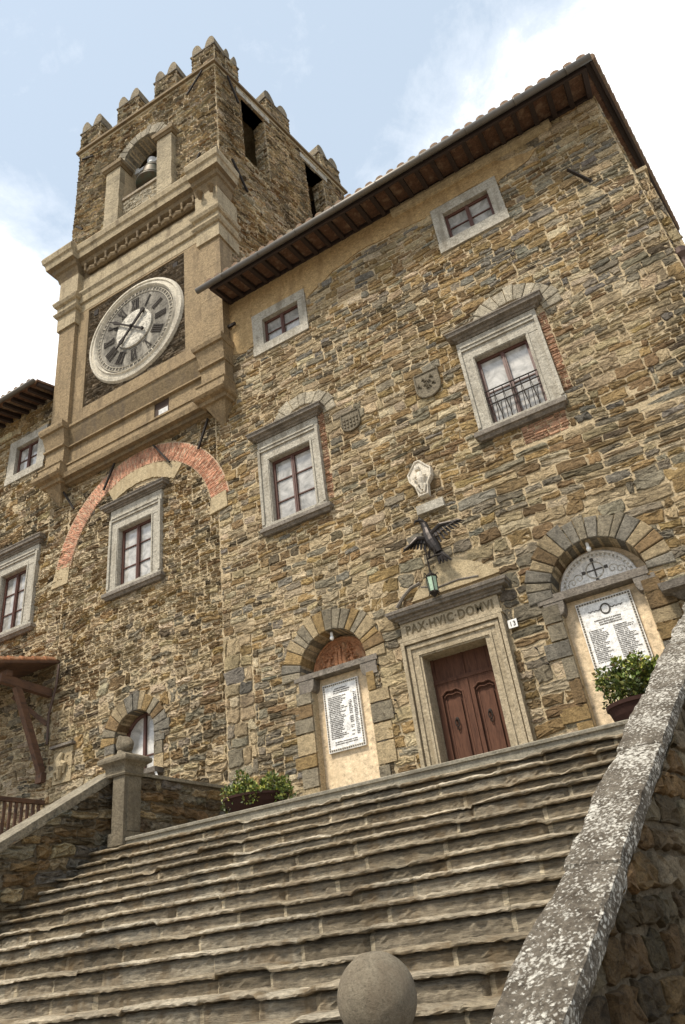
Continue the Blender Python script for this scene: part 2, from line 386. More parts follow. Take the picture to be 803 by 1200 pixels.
# ------------------------------------------------------------------ windows
def window(parent, O, I, warp=None, depth=.13, d=.07, cornice=None, sill=None, bars=2, mat='trim', simple_frame=False, label=None, arch=None, mull=.09, sashd=None):
    """O, I = outer and inner rectangle (x0,x1,z0,z1); cornice / sill = (x0,x1,z0,z1,d)"""
    x0, x1, z0, z1 = O; a0, a1, b0, b1 = I; mb = MB(); yb = Y0 + .36; e = .012
    r = np.random.default_rng(int(abs(x0 * 100) + z0 * 10))
    def jj(): return r.uniform(-.006, .006)
    mb.box(x0 + jj(), a0, Y0 - d, yb, z0, z1 if False else b1)
    mb.box(a1, x1 + jj(), Y0 - d + e * .5, yb, z0, b1)
    mb.box(x0 - .003, x1 + .003, Y0 - d - .003, yb, b1 + .001, z1)
    if z0 < b0 - .02: mb.box(x0 - .012, x1 + .012, Y0 - d - .02, yb, z0 - .005, b0)
    if not simple_frame:      # raised outer fillet and inner fascia of the architrave
        f = .07; top = b1 + .34
        mb.box(x0 + .0, x0 + f, Y0 - d - .045, Y0 - d + .01, b0, top); mb.box(x1 - f, x1, Y0 - d - .045, Y0 - d + .01, b0, top)
        mb.box(x0 + f + .002, x1 - f - .002, Y0 - d - .045, Y0 - d + .01, top - f, top)
        mb.box(x0 + f + .01, x1 - f - .01, Y0 - d - .07, Y0 - d + .01, top + .004, top + .05)
        mb.box(a0 - .06, a0 - .02, Y0 - d - .02, Y0 - d + .01, b0, b1 + .04); mb.box(a1 + .02, a1 + .06, Y0 - d - .02, Y0 - d + .01, b0, b1 + .04)
        mb.box(a0 - .018, a1 + .018, Y0 - d - .02, Y0 - d + .01, b1 + .02, b1 + .055)
    w = mb.build('window', mat, parent, warp=warp, **({'label': label} if label else {}))
    if cornice:
        c0, c1, k0, k1, dc = cornice; m = MB(); h = k1 - k0
        m.profile([(k0, d), (k0, d + .03), (k0 + h * .18, d + .05), (k0 + h * .2, d + .09), (k0 + h * .42, dc * .62), (k0 + h * .46, dc * .88), (k0 + h * .8, dc * .93), (k0 + h * .84, dc), (k0 + h * .97, dc), (k1, dc - .03), (k1 + .06, 0)], c0 + dc, c1 - dc, yb=Y0 + .02)
        m.build('window_cornice', 'cornice', w, warp=warp)
    if sill:
        c0, c1, k0, k1, ds = sill; m = MB(); h = k1 - k0
        m.profile([(k0, 0), (k0, ds * .55), (k0 + h * .35, ds * .8), (k0 + h * .4, ds), (k1 - .02, ds), (k1, ds - .02), (k1 + .07, 0.02), (k1 + .07, 0.)], c0 + ds, c1 - ds, yb=Y0 + .27)
        m.build('window_sill', 'cornice' if not simple_frame else mat, w, warp=warp)
    y = Y0 + depth; s = MB(); f = .065
    s.box(a0, a0 + f, y - .05, y + .04, b0, b1); s.box(a1 - f, a1, y - .05, y + .04, b0, b1)
    s.box(a0 + f, a1 - f, y - .048, y + .04, b1 - f, b1); s.box(a0 + f, a1 - f, y - .048, y + .04, b0, b0 + f)
    xm = (a0 + a1) / 2
    s.box(xm - mull / 2, xm + mull / 2, y - .07, y + .04, b0 + f, b1 - f); s.box(xm - .012, xm + .012, y - .085, y - .07, b0 + f, b1 - f)
    for i in range(bars):
        zb = b0 + (b1 - b0) * (i + 1) / (bars + 1)
        s.box(a0 + f, xm - mull / 2, y - .03, y + .03, zb - .014, zb + .014); s.box(xm + mull / 2, a1 - f, y - .03, y + .03, zb - .014, zb + .014)
    s.build('sash', 'sash', w, warp=warp)
    p = MB(); p.box(a0 + .02, xm - .02, y, y + .012, b0 + .02, b1 - .02); p.box(xm + .02, a1 - .02, y + .002, y + .014, b0 + .02, b1 - .02)
    p.build('pane', 'pane', w, warp=warp)
    return w

# ------------------------------------------------------------------ the palace
LAND = 3.44; LEFTX, RIGHTX = -9.26, 2.0; EAVE = 17.88
palace = thing('town_hall', (-3.6, Y0, LAND), 'large rubble stone town hall with arched niches and tiled eaves above the steps', 'town hall')
WIN = {'A': ((-7.86, -6.14, 15.17, 16.66), (-7.53, -6.38, 15.44, 16.36)), 'B': ((-2.34, -.63, 15.3, 16.86), (-2.06, -.9, 15.62, 16.56)),
       'C': ((-7.95, -6.23, 9.85, 12.31), (-7.66, -6.5, 9.95, 11.7)), 'D': ((-2.58, -.8, 9.99, 12.43), (-2.28, -1.14, 10.1, 11.88))}
DOORI = (-4.68, -3.43, LAND, 5.88); DOORO = (-5.03, -3.03, LAND, 6.6)
NL = dict(cx=-6.59, cz=6.24, r=.76, x0=-7.14, x1=-5.9); NRt = dict(cx=-1.31, cz=6.28, r=.80, x0=-2.06, x1=-.70)
def ellipse(cx, cz, rx, rz, n=24): return [(cx + rx * math.cos(t), cz + rz * math.sin(t)) for t in np.linspace(0, 2 * PI, n, endpoint=False)]
plaster_top = [(-9.24, 17.9), (-9.24, 16.1), (-8.75, 15.75), (-8.2, 15.55), (-7.85, 15.6), (-7.87, 16.67), (-6.13, 16.67), (-6.1, 16.3), (-5.2, 16.72), (-4.4, 16.9), (-3.6, 16.88), (-2.9, 16.8), (-2.36, 16.78), (-2.34, 16.88), (-.62, 16.88), (-.6, 16.66), (.2, 16.75), (.45, 17.0), (-.2, 17.15), (-.6, 17.45), (-1.4, 17.55), (-1.5, 17.9)]
pediment = [(-4.7, 6.98), (-4.58, 7.14), (-4.35, 7.32), (-4.12, 7.5), (-3.98, 7.62), (-3.7, 7.58), (-3.4, 7.44), (-3.1, 7.22), (-2.92, 7.0)]
holes_real = [rect(a0 - .08, a1 + .08, b0 - .04, b1 + .08) for (_, (a0, a1, b0, b1)) in WIN.values()]
holes_real += [rect(DOORI[0] - .1, DOORI[1] + .1, LAND - .4, DOORI[3] + .1)]
for n_ in (NL, NRt):
    a = np.linspace(0, PI, 22)
    holes_real.append([(n_['x0'], LAND - .4), (n_['x1'], LAND - .4), (n_['x1'], n_['cz'] - .05)] + [(n_['cx'] + n_['r'] * math.cos(t), n_['cz'] + n_['r'] * math.sin(t)) for t in a] + [(n_['x0'], n_['cz'] - .05)])
excl = [rect(*O) for O, _ in WIN.values()] + [rect(DOORO[0], DOORO[1], LAND - .4, 6.9)]
for n_ in (NL, NRt):
    excl.append([(n_['x0'], LAND - .4), (n_['x1'], LAND - .4), (n_['x1'], n_['cz'] - .1), (n_['cx'] + 1.02, n_['cz'] - .1)] + [(n_['cx'] + 1.04 * math.cos(t), n_['cz'] + 1.04 * math.sin(t)) for t in np.linspace(0, PI, 22)] + [(n_['cx'] - 1.02, n_['cz'] - .1), (n_['x0'], n_['cz'] - .1)])
excl += [plaster_top, pediment]
ARCHC = (-6.64, 12.27, .6, .98, R(5), R(150)); ARCHD = (-1.27, 12.3, .65, 1.06, R(2), R(150))
excl += [sector(ARCHC[0], ARCHC[1], 0, ARCHC[3] - .03, 0, PI), sector(ARCHD[0], ARCHD[1], 0, ARCHD[3] - .03, 0, PI)]
excl += [rect(-4.21, -3.64, 8.74, 8.95), rect(-1.8, -.9, 9.38, 9.82), rect(-.8, -.62, 10.2, 12.3), rect(-6.22, -6.05, 10.0, 12.4)]
zoneP = rect(-5.6, RIGHTX + 1, 0, 7.9); zoneL = rect(-3.4, RIGHTX + 1, 8.2, 9.3)
rg = np.random.default_rng(3)
m = MB()
outer = rect(LEFTX, RIGHTX, -.2, EAVE + .15)
m.prism(outer, Y0, Y0 + .5, 1, holes=holes_real)
cf_main = pal_fn({'ochre': .9, 'tan': 1.3, 'grey': 1.0, 'dark': .12, 'light': .6, 'brown': .6, 'blue': .35}, 5)
q = cells(rg, LEFTX + .01, RIGHTX - .01, LAND, EAVE, (.10, .20), (.17, .46), excl + [rect(LEFTX - .5, LEFTX + .75, 0, 7.55), zoneP, zoneL], band=(.2, .42), cell=(.5, 2.0))
stones(m, q, frontmap(), rg, proj=(.006, .036), colf=cf_main, gap=.009, jit=.011, rough=.007, bev=.012)
ex2 = excl + [rect(LEFTX - .5, LEFTX + .75, 0, 7.55)]
q = cells(rg, -5.6, RIGHTX - .01, LAND, 7.9, (.15, .27), (.24, .62), ex2, band=(.28, .5), cell=(.7, 2.4))
stones(m, q, frontmap(), rg, proj=(.006, .04), colf=pal_fn({'ochre': 1.1, 'tan': 1.0, 'grey': .8, 'brown': .8, 'light': .3}, 91), gap=.009, jit=.013, rough=.008, bev=.014)
q = cells(rg, -3.4, RIGHTX - .01, 8.2, 9.3, (.10, .2), (.3, .75), excl, band=(.2, .3), cell=(1.5, 3.))
stones(m, q, frontmap(), rg, proj=(.006, .036), colf=cf_main, gap=.009, jit=.011, rough=.007, bev=.012)
# squared grey quoins along the seam to the tower, below
cf_q = pal_fn({'grey': 1.6, 'tan': 1.0, 'blue': .3, 'light': .3, 'ochre': .6}, 8)
q = cells(rg, LEFTX + .01, LEFTX + .75, LAND, 7.55, (.26, .34), (.3, .5), excl, band=(.5, .62), cell=(.74, .76))
stones(m, q, frontmap(), rg, proj=(.02, .05), colf=cf_q, gap=.008, rough=.006)
palace_wall = m.build('wall', ['stone', 'mortar'], palace)
# flank of the palace, turned slightly outward
m = MB(); fl = Vector((.17, 1, 0)).normalized()
def flank(u, v, d): return np.stack([RIGHTX + fl.x * u + fl.y * d, Y0 + fl.y * u - fl.x * d, v], 1)
pts = [(0, -.2), (9, -.2), (9, EAVE + 2.0), (0, EAVE + .1)]
A = flank(np.array([p[0] for p in pts]), np.array([p[1] for p in pts]), np.zeros(4)); B_ = flank(np.array([p[0] for p in pts]), np.array([p[1] for p in pts]), np.full(4, -.4))
m.hexa([tuple(x) for x in A] + [tuple(x) for x in B_], 1)
q = cells(rg, .05, 8.9, 0, EAVE, (.14, .27), (.2, .56), [])
stones(m, q, flank, rg, proj=(.01, .03), colf=cf_main)
m.build('side_wall', ['stone', 'mortar'], palace)
# plaster left under the eaves
m = MB()
def rough_poly(P, k=3, s=.035, keep=lambda x, z: False):
    out = []
    for i in range(len(P)):
        a, b = P[i], P[(i + 1) % len(P)]
        for j in range(k):
            t = j / k; x, z = a[0] + (b[0] - a[0]) * t, a[1] + (b[1] - a[1]) * t
            if not keep(x, z): x += random.uniform(-s, s); z += random.uniform(-s, s)
            out.append((x, z))
    return out
hp = [rect(O[0] + .03, O[1] - .03, O[2] + .05, O[3] - .03) for O, _ in (WIN['A'],)]
pt = rough_poly(plaster_top, keep=lambda x, z: z > 17.6 or x < -9)
pl = MB(); pl.prism([p for p in pt], Y0 - .03, Y0 + .02, 0)
pl.build('plaster_patch', 'plaster', palace)
def tymp():
    m = MB(); m.prism(rough_poly(pediment, 3, .015), Y0 - .07, Y0 + .02); return m
tp = tymp().build('door_pediment', 'plaster_pale', palace)
m = MB(); m.tube([(-5.02, Y0 - .06, 6.97), (-4.82, Y0 - .07, 7.16), (-4.66, Y0 - .08, 7.26), (-4.45, Y0 - .08, 7.3)], .035, 6)
m.tube([(-4.45, Y0 - .06, 7.22), (-4.1, Y0 - .07, 7.1), (-3.7, Y0 - .07, 7.12), (-3.3, Y0 - .07, 7.06)], .02, 6)
m.build('pediment_moulding', 'cornice', palace)
m = MB(); q = cells(rg, -1.8, -.9, 9.38, 9.82, (.055, .07), (.12, .24), [], band=(.1, .16), cell=(.3, .9)); cfb = lambda u, v, r, w, h: np.array([(.34, .20, .125)]) * r.uniform(.6, 1.35, (len(u), 1)) * np.ones((len(u), 3))
stones(m, q, frontmap(), rg, proj=(.005, .03), gap=.004, bev=.006, jit=.004, colf=cfb, rough=.004)
m.build('brick_repair', 'brick', palace)
for (a, b, c, d_) in ((-.8, -.62, 10.2, 12.3), (-6.22, -6.05, 10.0, 12.4)):
    m = MB(); q = cells(rg, a, b, c, d_, (.05, .065), (.2, .3), [], band=(.1, .16), cell=(.3, .9)); stones(m, q, frontmap(), rg, proj=(.0, .035), gap=.004, bev=.006, jit=.004, colf=cfb, rough=.005, wob=0); m.build('brick_repair', 'brick', palace)
# windows
window(palace, *WIN['A'], bars=1, simple_frame=True, d=.045, label='small attic window with pale stone frame near the tower')
window(palace, *WIN['B'], bars=1, simple_frame=True, d=.045, label='small attic window with pale stone frame near the roof corner')
wC = window(palace, *WIN['C'], bars=2, cornice=(-8.14, -5.98, 12.32, 12.53, .31), sill=(-7.98, -6.1, 9.66, 9.84, .18), label='tall window with stone cornice beside a strip of red brick')
wD = window(palace, *WIN['D'], bars=1, cornice=(-2.73, -.55, 12.44, 12.65, .31), sill=(-2.68, -.8, 9.8, 9.99, .2), label='tall window with low iron railing under a stone cornice')
m = MB(); yr = Y0 - .03; a0, a1 = -2.28, -1.14
for z in (10.95, 10.6, 10.78): m.bar((a0, yr, z), (a1, yr, z), .022)
for k in range(12):
    x = a0 + .05 + k * (a1 - a0 - .1) / 11; m.bar((x, yr, 10.12), (x + (.05 if k % 2 else -.05), yr, 10.95), .014)
    if k < 11: m.bar((x + .05, yr - .01, 10.6), (x - .0 + (.1 if k % 2 else -.02), yr - .01, 10.12), .012)
m.build('railing', 'iron', wD)
# relieving arches over the two piano nobile windows
for (cx, cz, r0, r1, a0, a1), n_, nm in ((ARCHC, 8, 'relieving_arch'), (ARCHD, 10, 'relieving_arch')):
    m = MB(); voussoirs(m, cx, cz, r0, r1, a0, a1, n_, .05, .05, lambda i: jcol((.50, .435, .32), rg), rg, .04)
    m.build(nm, 'stone', palace)
# door
a0, a1, b0, b1 = DOORI; x0, x1, z0, z1 = DOORO; m = MB(); d = .1
zt = 6.22
m.box(x0, a0, Y0 - d, Y0 + .42, LAND, b1); m.box(a1, x1, Y0 - d, Y0 + .42, LAND, b1)
m.box(x0 - .004, x1 + .004, Y0 - d - .004, Y0 + .42, b1 + .002, zt)
m.box(x0 + .02, x1 - .02, Y0 - d + .02, Y0 + .2, zt + .07, 6.60)
m.box(x0 - .03, x1 + .03, Y0 - d - .08, Y0 + .1, zt + .002, zt + .068)
for (p0, p1, dd) in ((0, .07, .075), (.1, .17, .04), (.27, .31, .03)):
    m.box(x0 + p0, x0 + p1, Y0 - d - dd, Y0 - d + .01, LAND, zt - p0); m.box(x1 - p1, x1 - p0, Y0 - d - dd, Y0 - d + .01, LAND, zt - p0)
    m.box(x0 + p1 + .002, x1 - p1 - .002, Y0 - d - dd, Y0 - d + .01, zt - p1, zt - p0)
m.box(x0 - .03, a0 + .02, Y0 - d - .08, Y0 + .3, LAND, LAND + .22); m.box(a1 - .02, x1 + .03, Y0 - d - .08, Y0 + .3, LAND, LAND + .22)
dsur = m.build('door_surround', 'door_trim', palace)
m = MB(); dc = .31
m.profile([(6.602, d), (6.602, d + .03), (6.64, d + .04), (6.65, d + .08), (6.69, dc * .6), (6.70, dc * .88), (6.75, dc * .92), (6.76, dc), (6.81, dc + .01), (6.83, dc - .02), (6.90, .0)], -5.18 + .31, -2.77 - .31, yb=Y0 + .02)
m.build('door_cornice', 'cornice', dsur)
def text_mesh(s, size, ext=.006, bold=.0):
    cu = bpy.data.curves.new('t', 'FONT'); cu.body = s; cu.size = size; cu.extrude = ext; cu.offset = bold; cu.align_x = 'CENTER'; cu.space_character = 1.12
    o = bpy.data.objects.new('t', cu); COL.objects.link(o); dg = bpy.context.evaluated_depsgraph_get(); dg.update()
    me = bpy.data.meshes.new_from_object(o.evaluated_get(dg)); bpy.data.objects.remove(o); return me
def put_text(name, s, size, x, y, z, mat, parent, width=None, bold=0.):
    me = text_mesh(s, size, .006, bold); xs = [v.co.x for v in me.vertices]; w = max(xs) - min(xs); k = (width / w) if width else 1
    for v in me.vertices:
        c = v.co.copy(); v.co = Vector((x + c.x * k, y - c.z, z + c.y))
    me.materials.clear(); me.materials.append(MAT[mat]); o = bpy.data.objects.new(name, me); COL.objects.link(o)
    o.parent = parent; o.matrix_parent_inverse = parent.matrix_world.inverted(); return o
put_text('inscription', 'PAX·HVIC·DOMVI', .235, -4.03, Y0 - d + .013, 6.375, 'inkdoor', dsur, 1.74, .004)
m = MB(); yd = Y0 + .27; hz = 5.42; xm = (a0 + a1) / 2
m.box(a0 - .05, a1 + .05, yd + .02, yd + .08, LAND - .1, b1 + .05)
m.box(a0, a1, yd - .02, yd + .02, hz - .05, hz + .05); m.box(a0, a1, yd - .035, yd - .02, hz - .02, hz + .02)
m.box(a0, a0 + .06, yd - .015, yd + .02, hz + .05, b1); m.box(a1 - .06, a1, yd - .015, yd + .02, hz + .05, b1); m.box(xm - .012, xm + .012, yd - .012, yd + .02, hz + .05, b1)
door = m.build('door', 'doorwood', palace)
for sgn in (-1, 1):
    l0, l1 = (a0 + .01, xm - .006) if sgn < 0 else (xm + .006, a1 - .01); t = MB(); zt2 = hz - .055
    t.box(l0, l0 + .09, yd - .03, yd + .02, LAND + .01, zt2); t.box(l1 - .09, l1, yd - .03, yd + .02, LAND + .01, zt2)
    t.box(l0 + .09, l1 - .09, yd - .028, yd + .02, LAND + .01, LAND + .2)
    # wavy head rail over the panel
    xs = np.linspace(l0 + .09, l1 - .09, 17); ww = l1 - l0 - .18
    curve = [(x, zt2 - .16 + .06 * math.sin(PI * (x - xs[0]) / ww) ** 2 - .02 * math.cos(4 * PI * (x - xs[0]) / ww)) for x in xs]
    t.prism([(xs[-1], zt2), (xs[0], zt2)] + curve, yd - .028, yd + .02)
    t.tube([(x, yd - .03, z - .01) for x, z in curve], .018, 6); t.tube([(x, yd - .015, z - .08) for x, z in curve[2:-2]], .012, 6)
    for xx in (l0 + .1, l1 - .1): t.box(xx - .012, xx + .012, yd - .042, yd, LAND + .22, zt2 - .18)
    t.box(l0 + .17, l1 - .17, yd - .012, yd + .02, LAND + .28, zt2 - .30)
    for xx in (l0 + .17, l1 - .17): t.box(xx - .01, xx + .01, yd - .026, yd, LAND + .28, zt2 - .28)
    if sgn > 0: t.box(l0 - .03, l0 + .03, yd - .055, yd - .03, LAND + .01, zt2)
    lf = t.build('door_leaf', 'doorwood', door)
    xk = (l0 + l1) / 2 + (.0); zk = 4.62; k = MB()
    k.lathe([(.03, 0), (.035, .01), (.02, .02)], (xk, yd - .02, zk + .1), 10, axis='y')
    k.tube([(xk + .035 * math.sin(a), yd - .05, zk + .03 + .065 * math.cos(a)) for a in np.linspace(0, 2 * PI, 13)], .011, 6)
    k.tube([(xk + .02 * math.sin(a), yd - .045, zk - .065 + .025 * math.cos(a)) for a in np.linspace(0, 2 * PI, 9)], .009, 6)
    k.build('door_knocker', 'iron', door)
m = MB(); m.box(xm - .03, xm - .005, yd - .05, yd - .03, 4.42, 4.5); m.build('lock_plate', 'iron', door)

# niches
def niche(nd, lun, lunmat, seed, ledge, lab):
    rg2 = np.random.default_rng(seed); cx, cz, r = nd['cx'], nd['cz'], nd['r']; m = MB()
    pal = [PAL['grey'], PAL['grey'], PAL['tan'], PAL['blue'], PAL['ochre'], PAL['brown']]
    voussoirs(m, cx, cz, r - .0, r + .45, R(-4), R(184), 17, .06, .46, lambda i: jcol(pal[rg2.integers(0, 6)], rg2, .15), rg2, .05)
    for sgn, xx in ((-1, nd['x0']), (1, nd['x1'])):        # jamb blocks
        z = LAND
        while z < cz - .22:
            h = min(rg2.uniform(.24, .42), cz - .16 - z); w = rg2.uniform(.18, .5)
            xa, xb = (xx - w, xx + .0) if sgn < 0 else (xx, xx + w)
            c = jcol(pal[rg2.integers(0, 6)], rg2); e = .006
            f = Y0 - rg2.uniform(.035, .055)
            m.hexa([(xa + e, Y0 + .3, z + e), (xb, Y0 + .3, z + e), (xb, Y0 + .3, z + h - e), (xa + e, Y0 + .3, z + h - e),
                    (xa + e + .01, f, z + e + .01), (xb - .012, f, z + e + .01), (xb - .012, f, z + h - e - .01), (xa + e + .01, f, z + h - e - .01)], 0, c); z += h
    n = m.build('niche', 'stone', palace, label=lab)
    m = MB(); l0, l1, k0, k1 = ledge      # stone ledge on rounded corbels
    m.box(l0, l1, Y0 - .055, Y0 + .47, k0, k1)
    for sgn, xx in ((-1, nd['x0']), (1, nd['x1'])):
        c = [(xx + sgn * .26, k0 - .005), (xx - sgn * .09, k0 - .005)] + [(xx - sgn * (.09 - .09 * (1 - math.cos(t))) * 1., k0 - .05 - .2 * math.sin(t) * 1.) for t in np.linspace(0, PI / 2, 6)] + [(xx + sgn * .26, k0 - .25)]
        m.prism(c, Y0 - .045, Y0 + .28)
    m.build('ledge', 'cornice', n)
    p = MB(); p.box(nd['x0'] - .05, nd['x1'] + .05, Y0 + .2, Y0 + .3, LAND - .1, k0 + .02)
    p.box(cx - r, cx + r, Y0 + .46, Y0 + .55, k1 - .1, cz + r + .05)
    p.build('niche_render', 'cream', n)
    yl = Y0 + .46; (lx, lz, lr) = lun; L = MB()
    P = [(lx + lr * math.cos(t), lz + lr * math.sin(t)) for t in np.linspace(0, PI, 30)]
    L.prism(P, yl - .07, yl + .01)
    ring = [(lx + lr * math.cos(t), yl - .075, lz + lr * math.sin(t)) for t in np.linspace(0, PI, 30)]; L.tube(ring, .028, 6)
    L.tube([(lx + (lr - .09) * math.cos(t), yl - .075, lz + (lr - .09) * math.sin(t)) for t in np.linspace(.06, PI - .06, 26)], .014, 6)
    if lunmat == 'terracotta':       # crowded relief of standing figures
        for i in range(70):
            t = rg2.uniform(.1, PI - .1); rr = rg2.uniform(0, lr - .14) ; x = lx + rr * math.cos(t); z = lz + .05 + rr * math.sin(t) * .95
            a = rg2.uniform(0, PI); s = rg2.uniform(.03, .085)
            L.tube([(x - s * math.cos(a), yl - .07, z - s * math.sin(a) * 1.3), (x, yl - .115, z), (x + s * math.cos(a + .7), yl - .07, z + s * math.sin(a + .7) * 1.3)], [.012, .03, .014], 6)
        for x, h in ((-.1, .38), (.1, .34), (-.3, .26), (.3, .25), (0, .44)): L.tube([(lx + x, yl - .09, lz + .04), (lx + x * .9, yl - .12, lz + h * .6), (lx + x * .85, yl - .09, lz + h)], [.05, .045, .02], 8); L.lathe([(.0, -.035), (.03, -.02), (.035, .0), (.02, .03), (0, .035)], (lx + x * .85, yl - .1, lz + h + .03), 8)
    lu = L.build('lunette', lunmat, n)
    if lunmat != 'terracotta':       # dark cross and scrolls on white marble
        k = MB(); zc = lz + lr * .5
        k.box(lx - .2, lx + .2, yl - .082, yl - .069, zc - .012, zc + .012); k.box(lx - .012, lx + .012, yl - .084, yl - .069, zc - .2, zc + .2)
        for a in range(4): t = a * PI / 2; k.box(lx + .2 * math.cos(t) - .03, lx + .2 * math.cos(t) + .03, yl - .083, yl - .069, zc + .2 * math.sin(t) - .03, zc + .2 * math.sin(t) + .03)
        k.build('cross', 'ink', lu)
        g = MB()
        g.tube([(lx + .15 * math.cos(t), yl - .075, zc + .15 * math.sin(t)) for t in np.linspace(0, 2 * PI, 24)], .012, 6)
        for sx in (-1, 1):
            for j in range(3):
                x, z, rr = lx + sx * (.3 + .12 * j), lz + .16 + .05 * (2 - j), .09 - .015 * j
                g.tube([(x + sx * rr * (1 - t / 9) * math.cos(t), yl - .072, z + rr * (1 - t / 9) * math.sin(t)) for t in np.linspace(0, 7.5, 22)], .009, 5)
        for t in np.linspace(.08, PI - .08, 26): g.lathe([(.0, .0), (.022, .004), (.0, .022)], (lx + (lr - .05) * math.cos(t), yl - .07, lz + (lr - .05) * math.sin(t)), 6, axis='y')
        g.build('carved_scroll', 'clock_pale', lu)
    b = MB(); bx = cx + .0; bz = cz + r - .04
    b.lathe([(.022, 0), (.03, -.02), (.03, -.07), (.02, -.08)], (bx, Y0 + .08, bz + .03), 8); bb = b.build('bulb_socket', 'white', n)
    b = MB(); b.lathe([(.0, -.17), (.03, -.16), (.045, -.13), (.042, -.1), (.02, -.06)], (bx, Y0 + .08, bz + .02), 10); b.build('light_bulb', 'bulb', n, smooth=True)
    return n
niche(NL, (-6.60, 6.28, .66), 'terracotta', 21, (-7.5, -5.6, 6.12, 6.23), 'round headed niche with terracotta relief left of the door')
niche(NRt, (-1.36, 6.33, .66), 'marble', 22, (-2.4, -.52, 6.15, 6.29), 'round headed niche with white marble relief right of the door')

# iron fixings
def bracket(p, q, par, nm='iron_bracket', w=.06, **kw):
    m = MB(); m.bar(p, q, w, w * .9); m.box(q[0] - .04, q[0] + .04, q[1] - .02, q[1] + .05, q[2] - .07, q[2] + .07); return m.build(nm, 'iron', par, **kw)
bracket((.85, 11.7, 15.5), (1.2, 12.0, 15.15), palace)
m = MB(); m.bar((-9.0, Y0 - .12, 16.68), (-8.36, Y0 - .12, 16.68), .06, .09); m.build('iron_bracket', 'iron', palace)
for x, z in ((-5.35, 5.25), (-5.4, 5.02), (-2.62, 5.45), (-2.5, 5.15), (-5.6, 6.0)):
    m = MB(); m.tube([(x, Y0 + .02, z), (x, Y0 - .13, z), (x + .03, Y0 - .16, z - .04)], .014, 6); m.build('iron_hook', 'iron', palace)

# roof: gutter, tile rows, rafters and soffit boards
YG = 10.95; ZG = 17.42; slope = .27; RX0, RX1 = -8.62, 2.02
def rz(y): return ZG + .06 + slope * (y - YG)
m = MB()
yb = 20.0
for (xa, xb) in ((RX0, RX1 + .08),):
    ex = lambda y: .17 * (y - YG)
    vs = [(xa, YG, rz(YG)), (xb, YG, rz(YG)), (xb + ex(yb), yb, rz(yb)), (xa, yb, rz(yb))]
    m.hexa([(x, y, z) for x, y, z in vs] + [(x, y, z + .07) for x, y, z in vs])
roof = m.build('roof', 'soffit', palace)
m = MB(); nt_ = 36; dx = (RX1 + .1 - RX0) / nt_
for i in range(nt_):
    xc = RX0 + dx * (i + .5); sk = i / nt_ * .17; vs = []
    for j in range(14):
        y = YG - .06 + j * .36; y2 = y + .40
        for (yy, rr, lift) in ((y, .105, .035), (y2, .085, .0)):
            for k in range(7):
                t = PI * k / 6; vs.append((xc + sk * (yy - YG) + rr * math.cos(t), yy, rz(yy) + .075 + lift + rr * .9 * math.sin(t) + random.uniform(-.004, .004)))
    fs = []
    for j in range(14):
        o = j * 14
        fs += [(o + k, o + k + 1, o + 8 + k, o + 7 + k) for k in range(6)] + [(o, o + 6, o + 5, o + 4, o + 3, o + 2, o + 1)]
    m.add(vs, fs)
m.build('roof_tile', 'tile', roof)
m = MB()     # verge tiles along the flank
for j in range(24):
    y = YG + .1 + j * .36; x = RX1 + .12 + .17 * (y - YG)
    m.tube([(x, y, rz(y) + .12), (x + .06, y + .38, rz(y + .38) + .08)], [.10, .085], 8)
m.build('verge_tile', 'tile', roof)
m = MB(); m.bar((RX1 + .1, YG, rz(YG) - .02), (RX1 + .1 + .17 * 9, YG + 9, rz(YG + 9) - .02), .06, .2); m.build('verge_board', 'rafter', roof)
m = MB(); m.hexa([(RX1 - .05, YG, rz(YG) - .03), (RX1 + .09, YG, rz(YG) - .03), (RX1 + .09 + .17 * 9, YG + 9, rz(YG + 9) - .03), (RX1 - .05 + .17 * 9, YG + 9, rz(YG + 9) - .03), (RX1 - .05, YG, rz(YG) - .005), (RX1 + .09, YG, rz(YG) - .005), (RX1 + .09 + .17 * 9, YG + 9, rz(YG + 9) - .005), (RX1 - .05 + .17 * 9, YG + 9, rz(YG + 9) - .005)]); m.build('verge_soffit', 'rafter', roof)
m = MB(); m.tube([(RX0 - .27, YG - .06, ZG - .0), (RX1 + .12, YG - .06, ZG + .0)], .085, 12)
for i in range(9): x = RX0 + .6 + i * 1.2; m.tube([(x, YG - .06, ZG), (x + .03, YG - .06, ZG)], .094, 12)
m.build('gutter', 'gutter', roof, smooth=True)
nr = 26
for i in range(nr):
    x = RX0 + .12 + i * (RX1 - RX0 - .2) / (nr - 1); m = MB()
    m.hexa([(x - .055, YG + .1, rz(YG + .1) - .13), (x + .055, YG + .1, rz(YG + .1) - .13), (x + .055, Y0 + .1, rz(Y0 + .1) - .15), (x - .055, Y0 + .1, rz(Y0 + .1) - .15),
            (x - .055, YG + .1, rz(YG + .1) - .002), (x + .055, YG + .1, rz(YG + .1) - .002), (x + .055, Y0 + .1, rz(Y0 + .1) - .002), (x - .055, Y0 + .1, rz(Y0 + .1) - .002)])
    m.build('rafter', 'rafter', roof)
m = MB(); m.box(RX0 + .1, RX1 - .05, YG + .06, YG + .12, rz(YG) - .16, rz(YG) - .01); m.box(RX0 + .05, RX1 - .02, Y0 - .07, Y0 + .02, 17.62, 17.74)
m.build('eaves_board', 'rafter', roof)
m = MB(); m.profile([(17.36, .0), (17.38, .1), (17.5, .14), (17.62, .12), (17.62, .0)], -3.3, .95, yb=Y0, rl=0, rr=0); m.build('wall_plate', 'plaster_pale', palace)

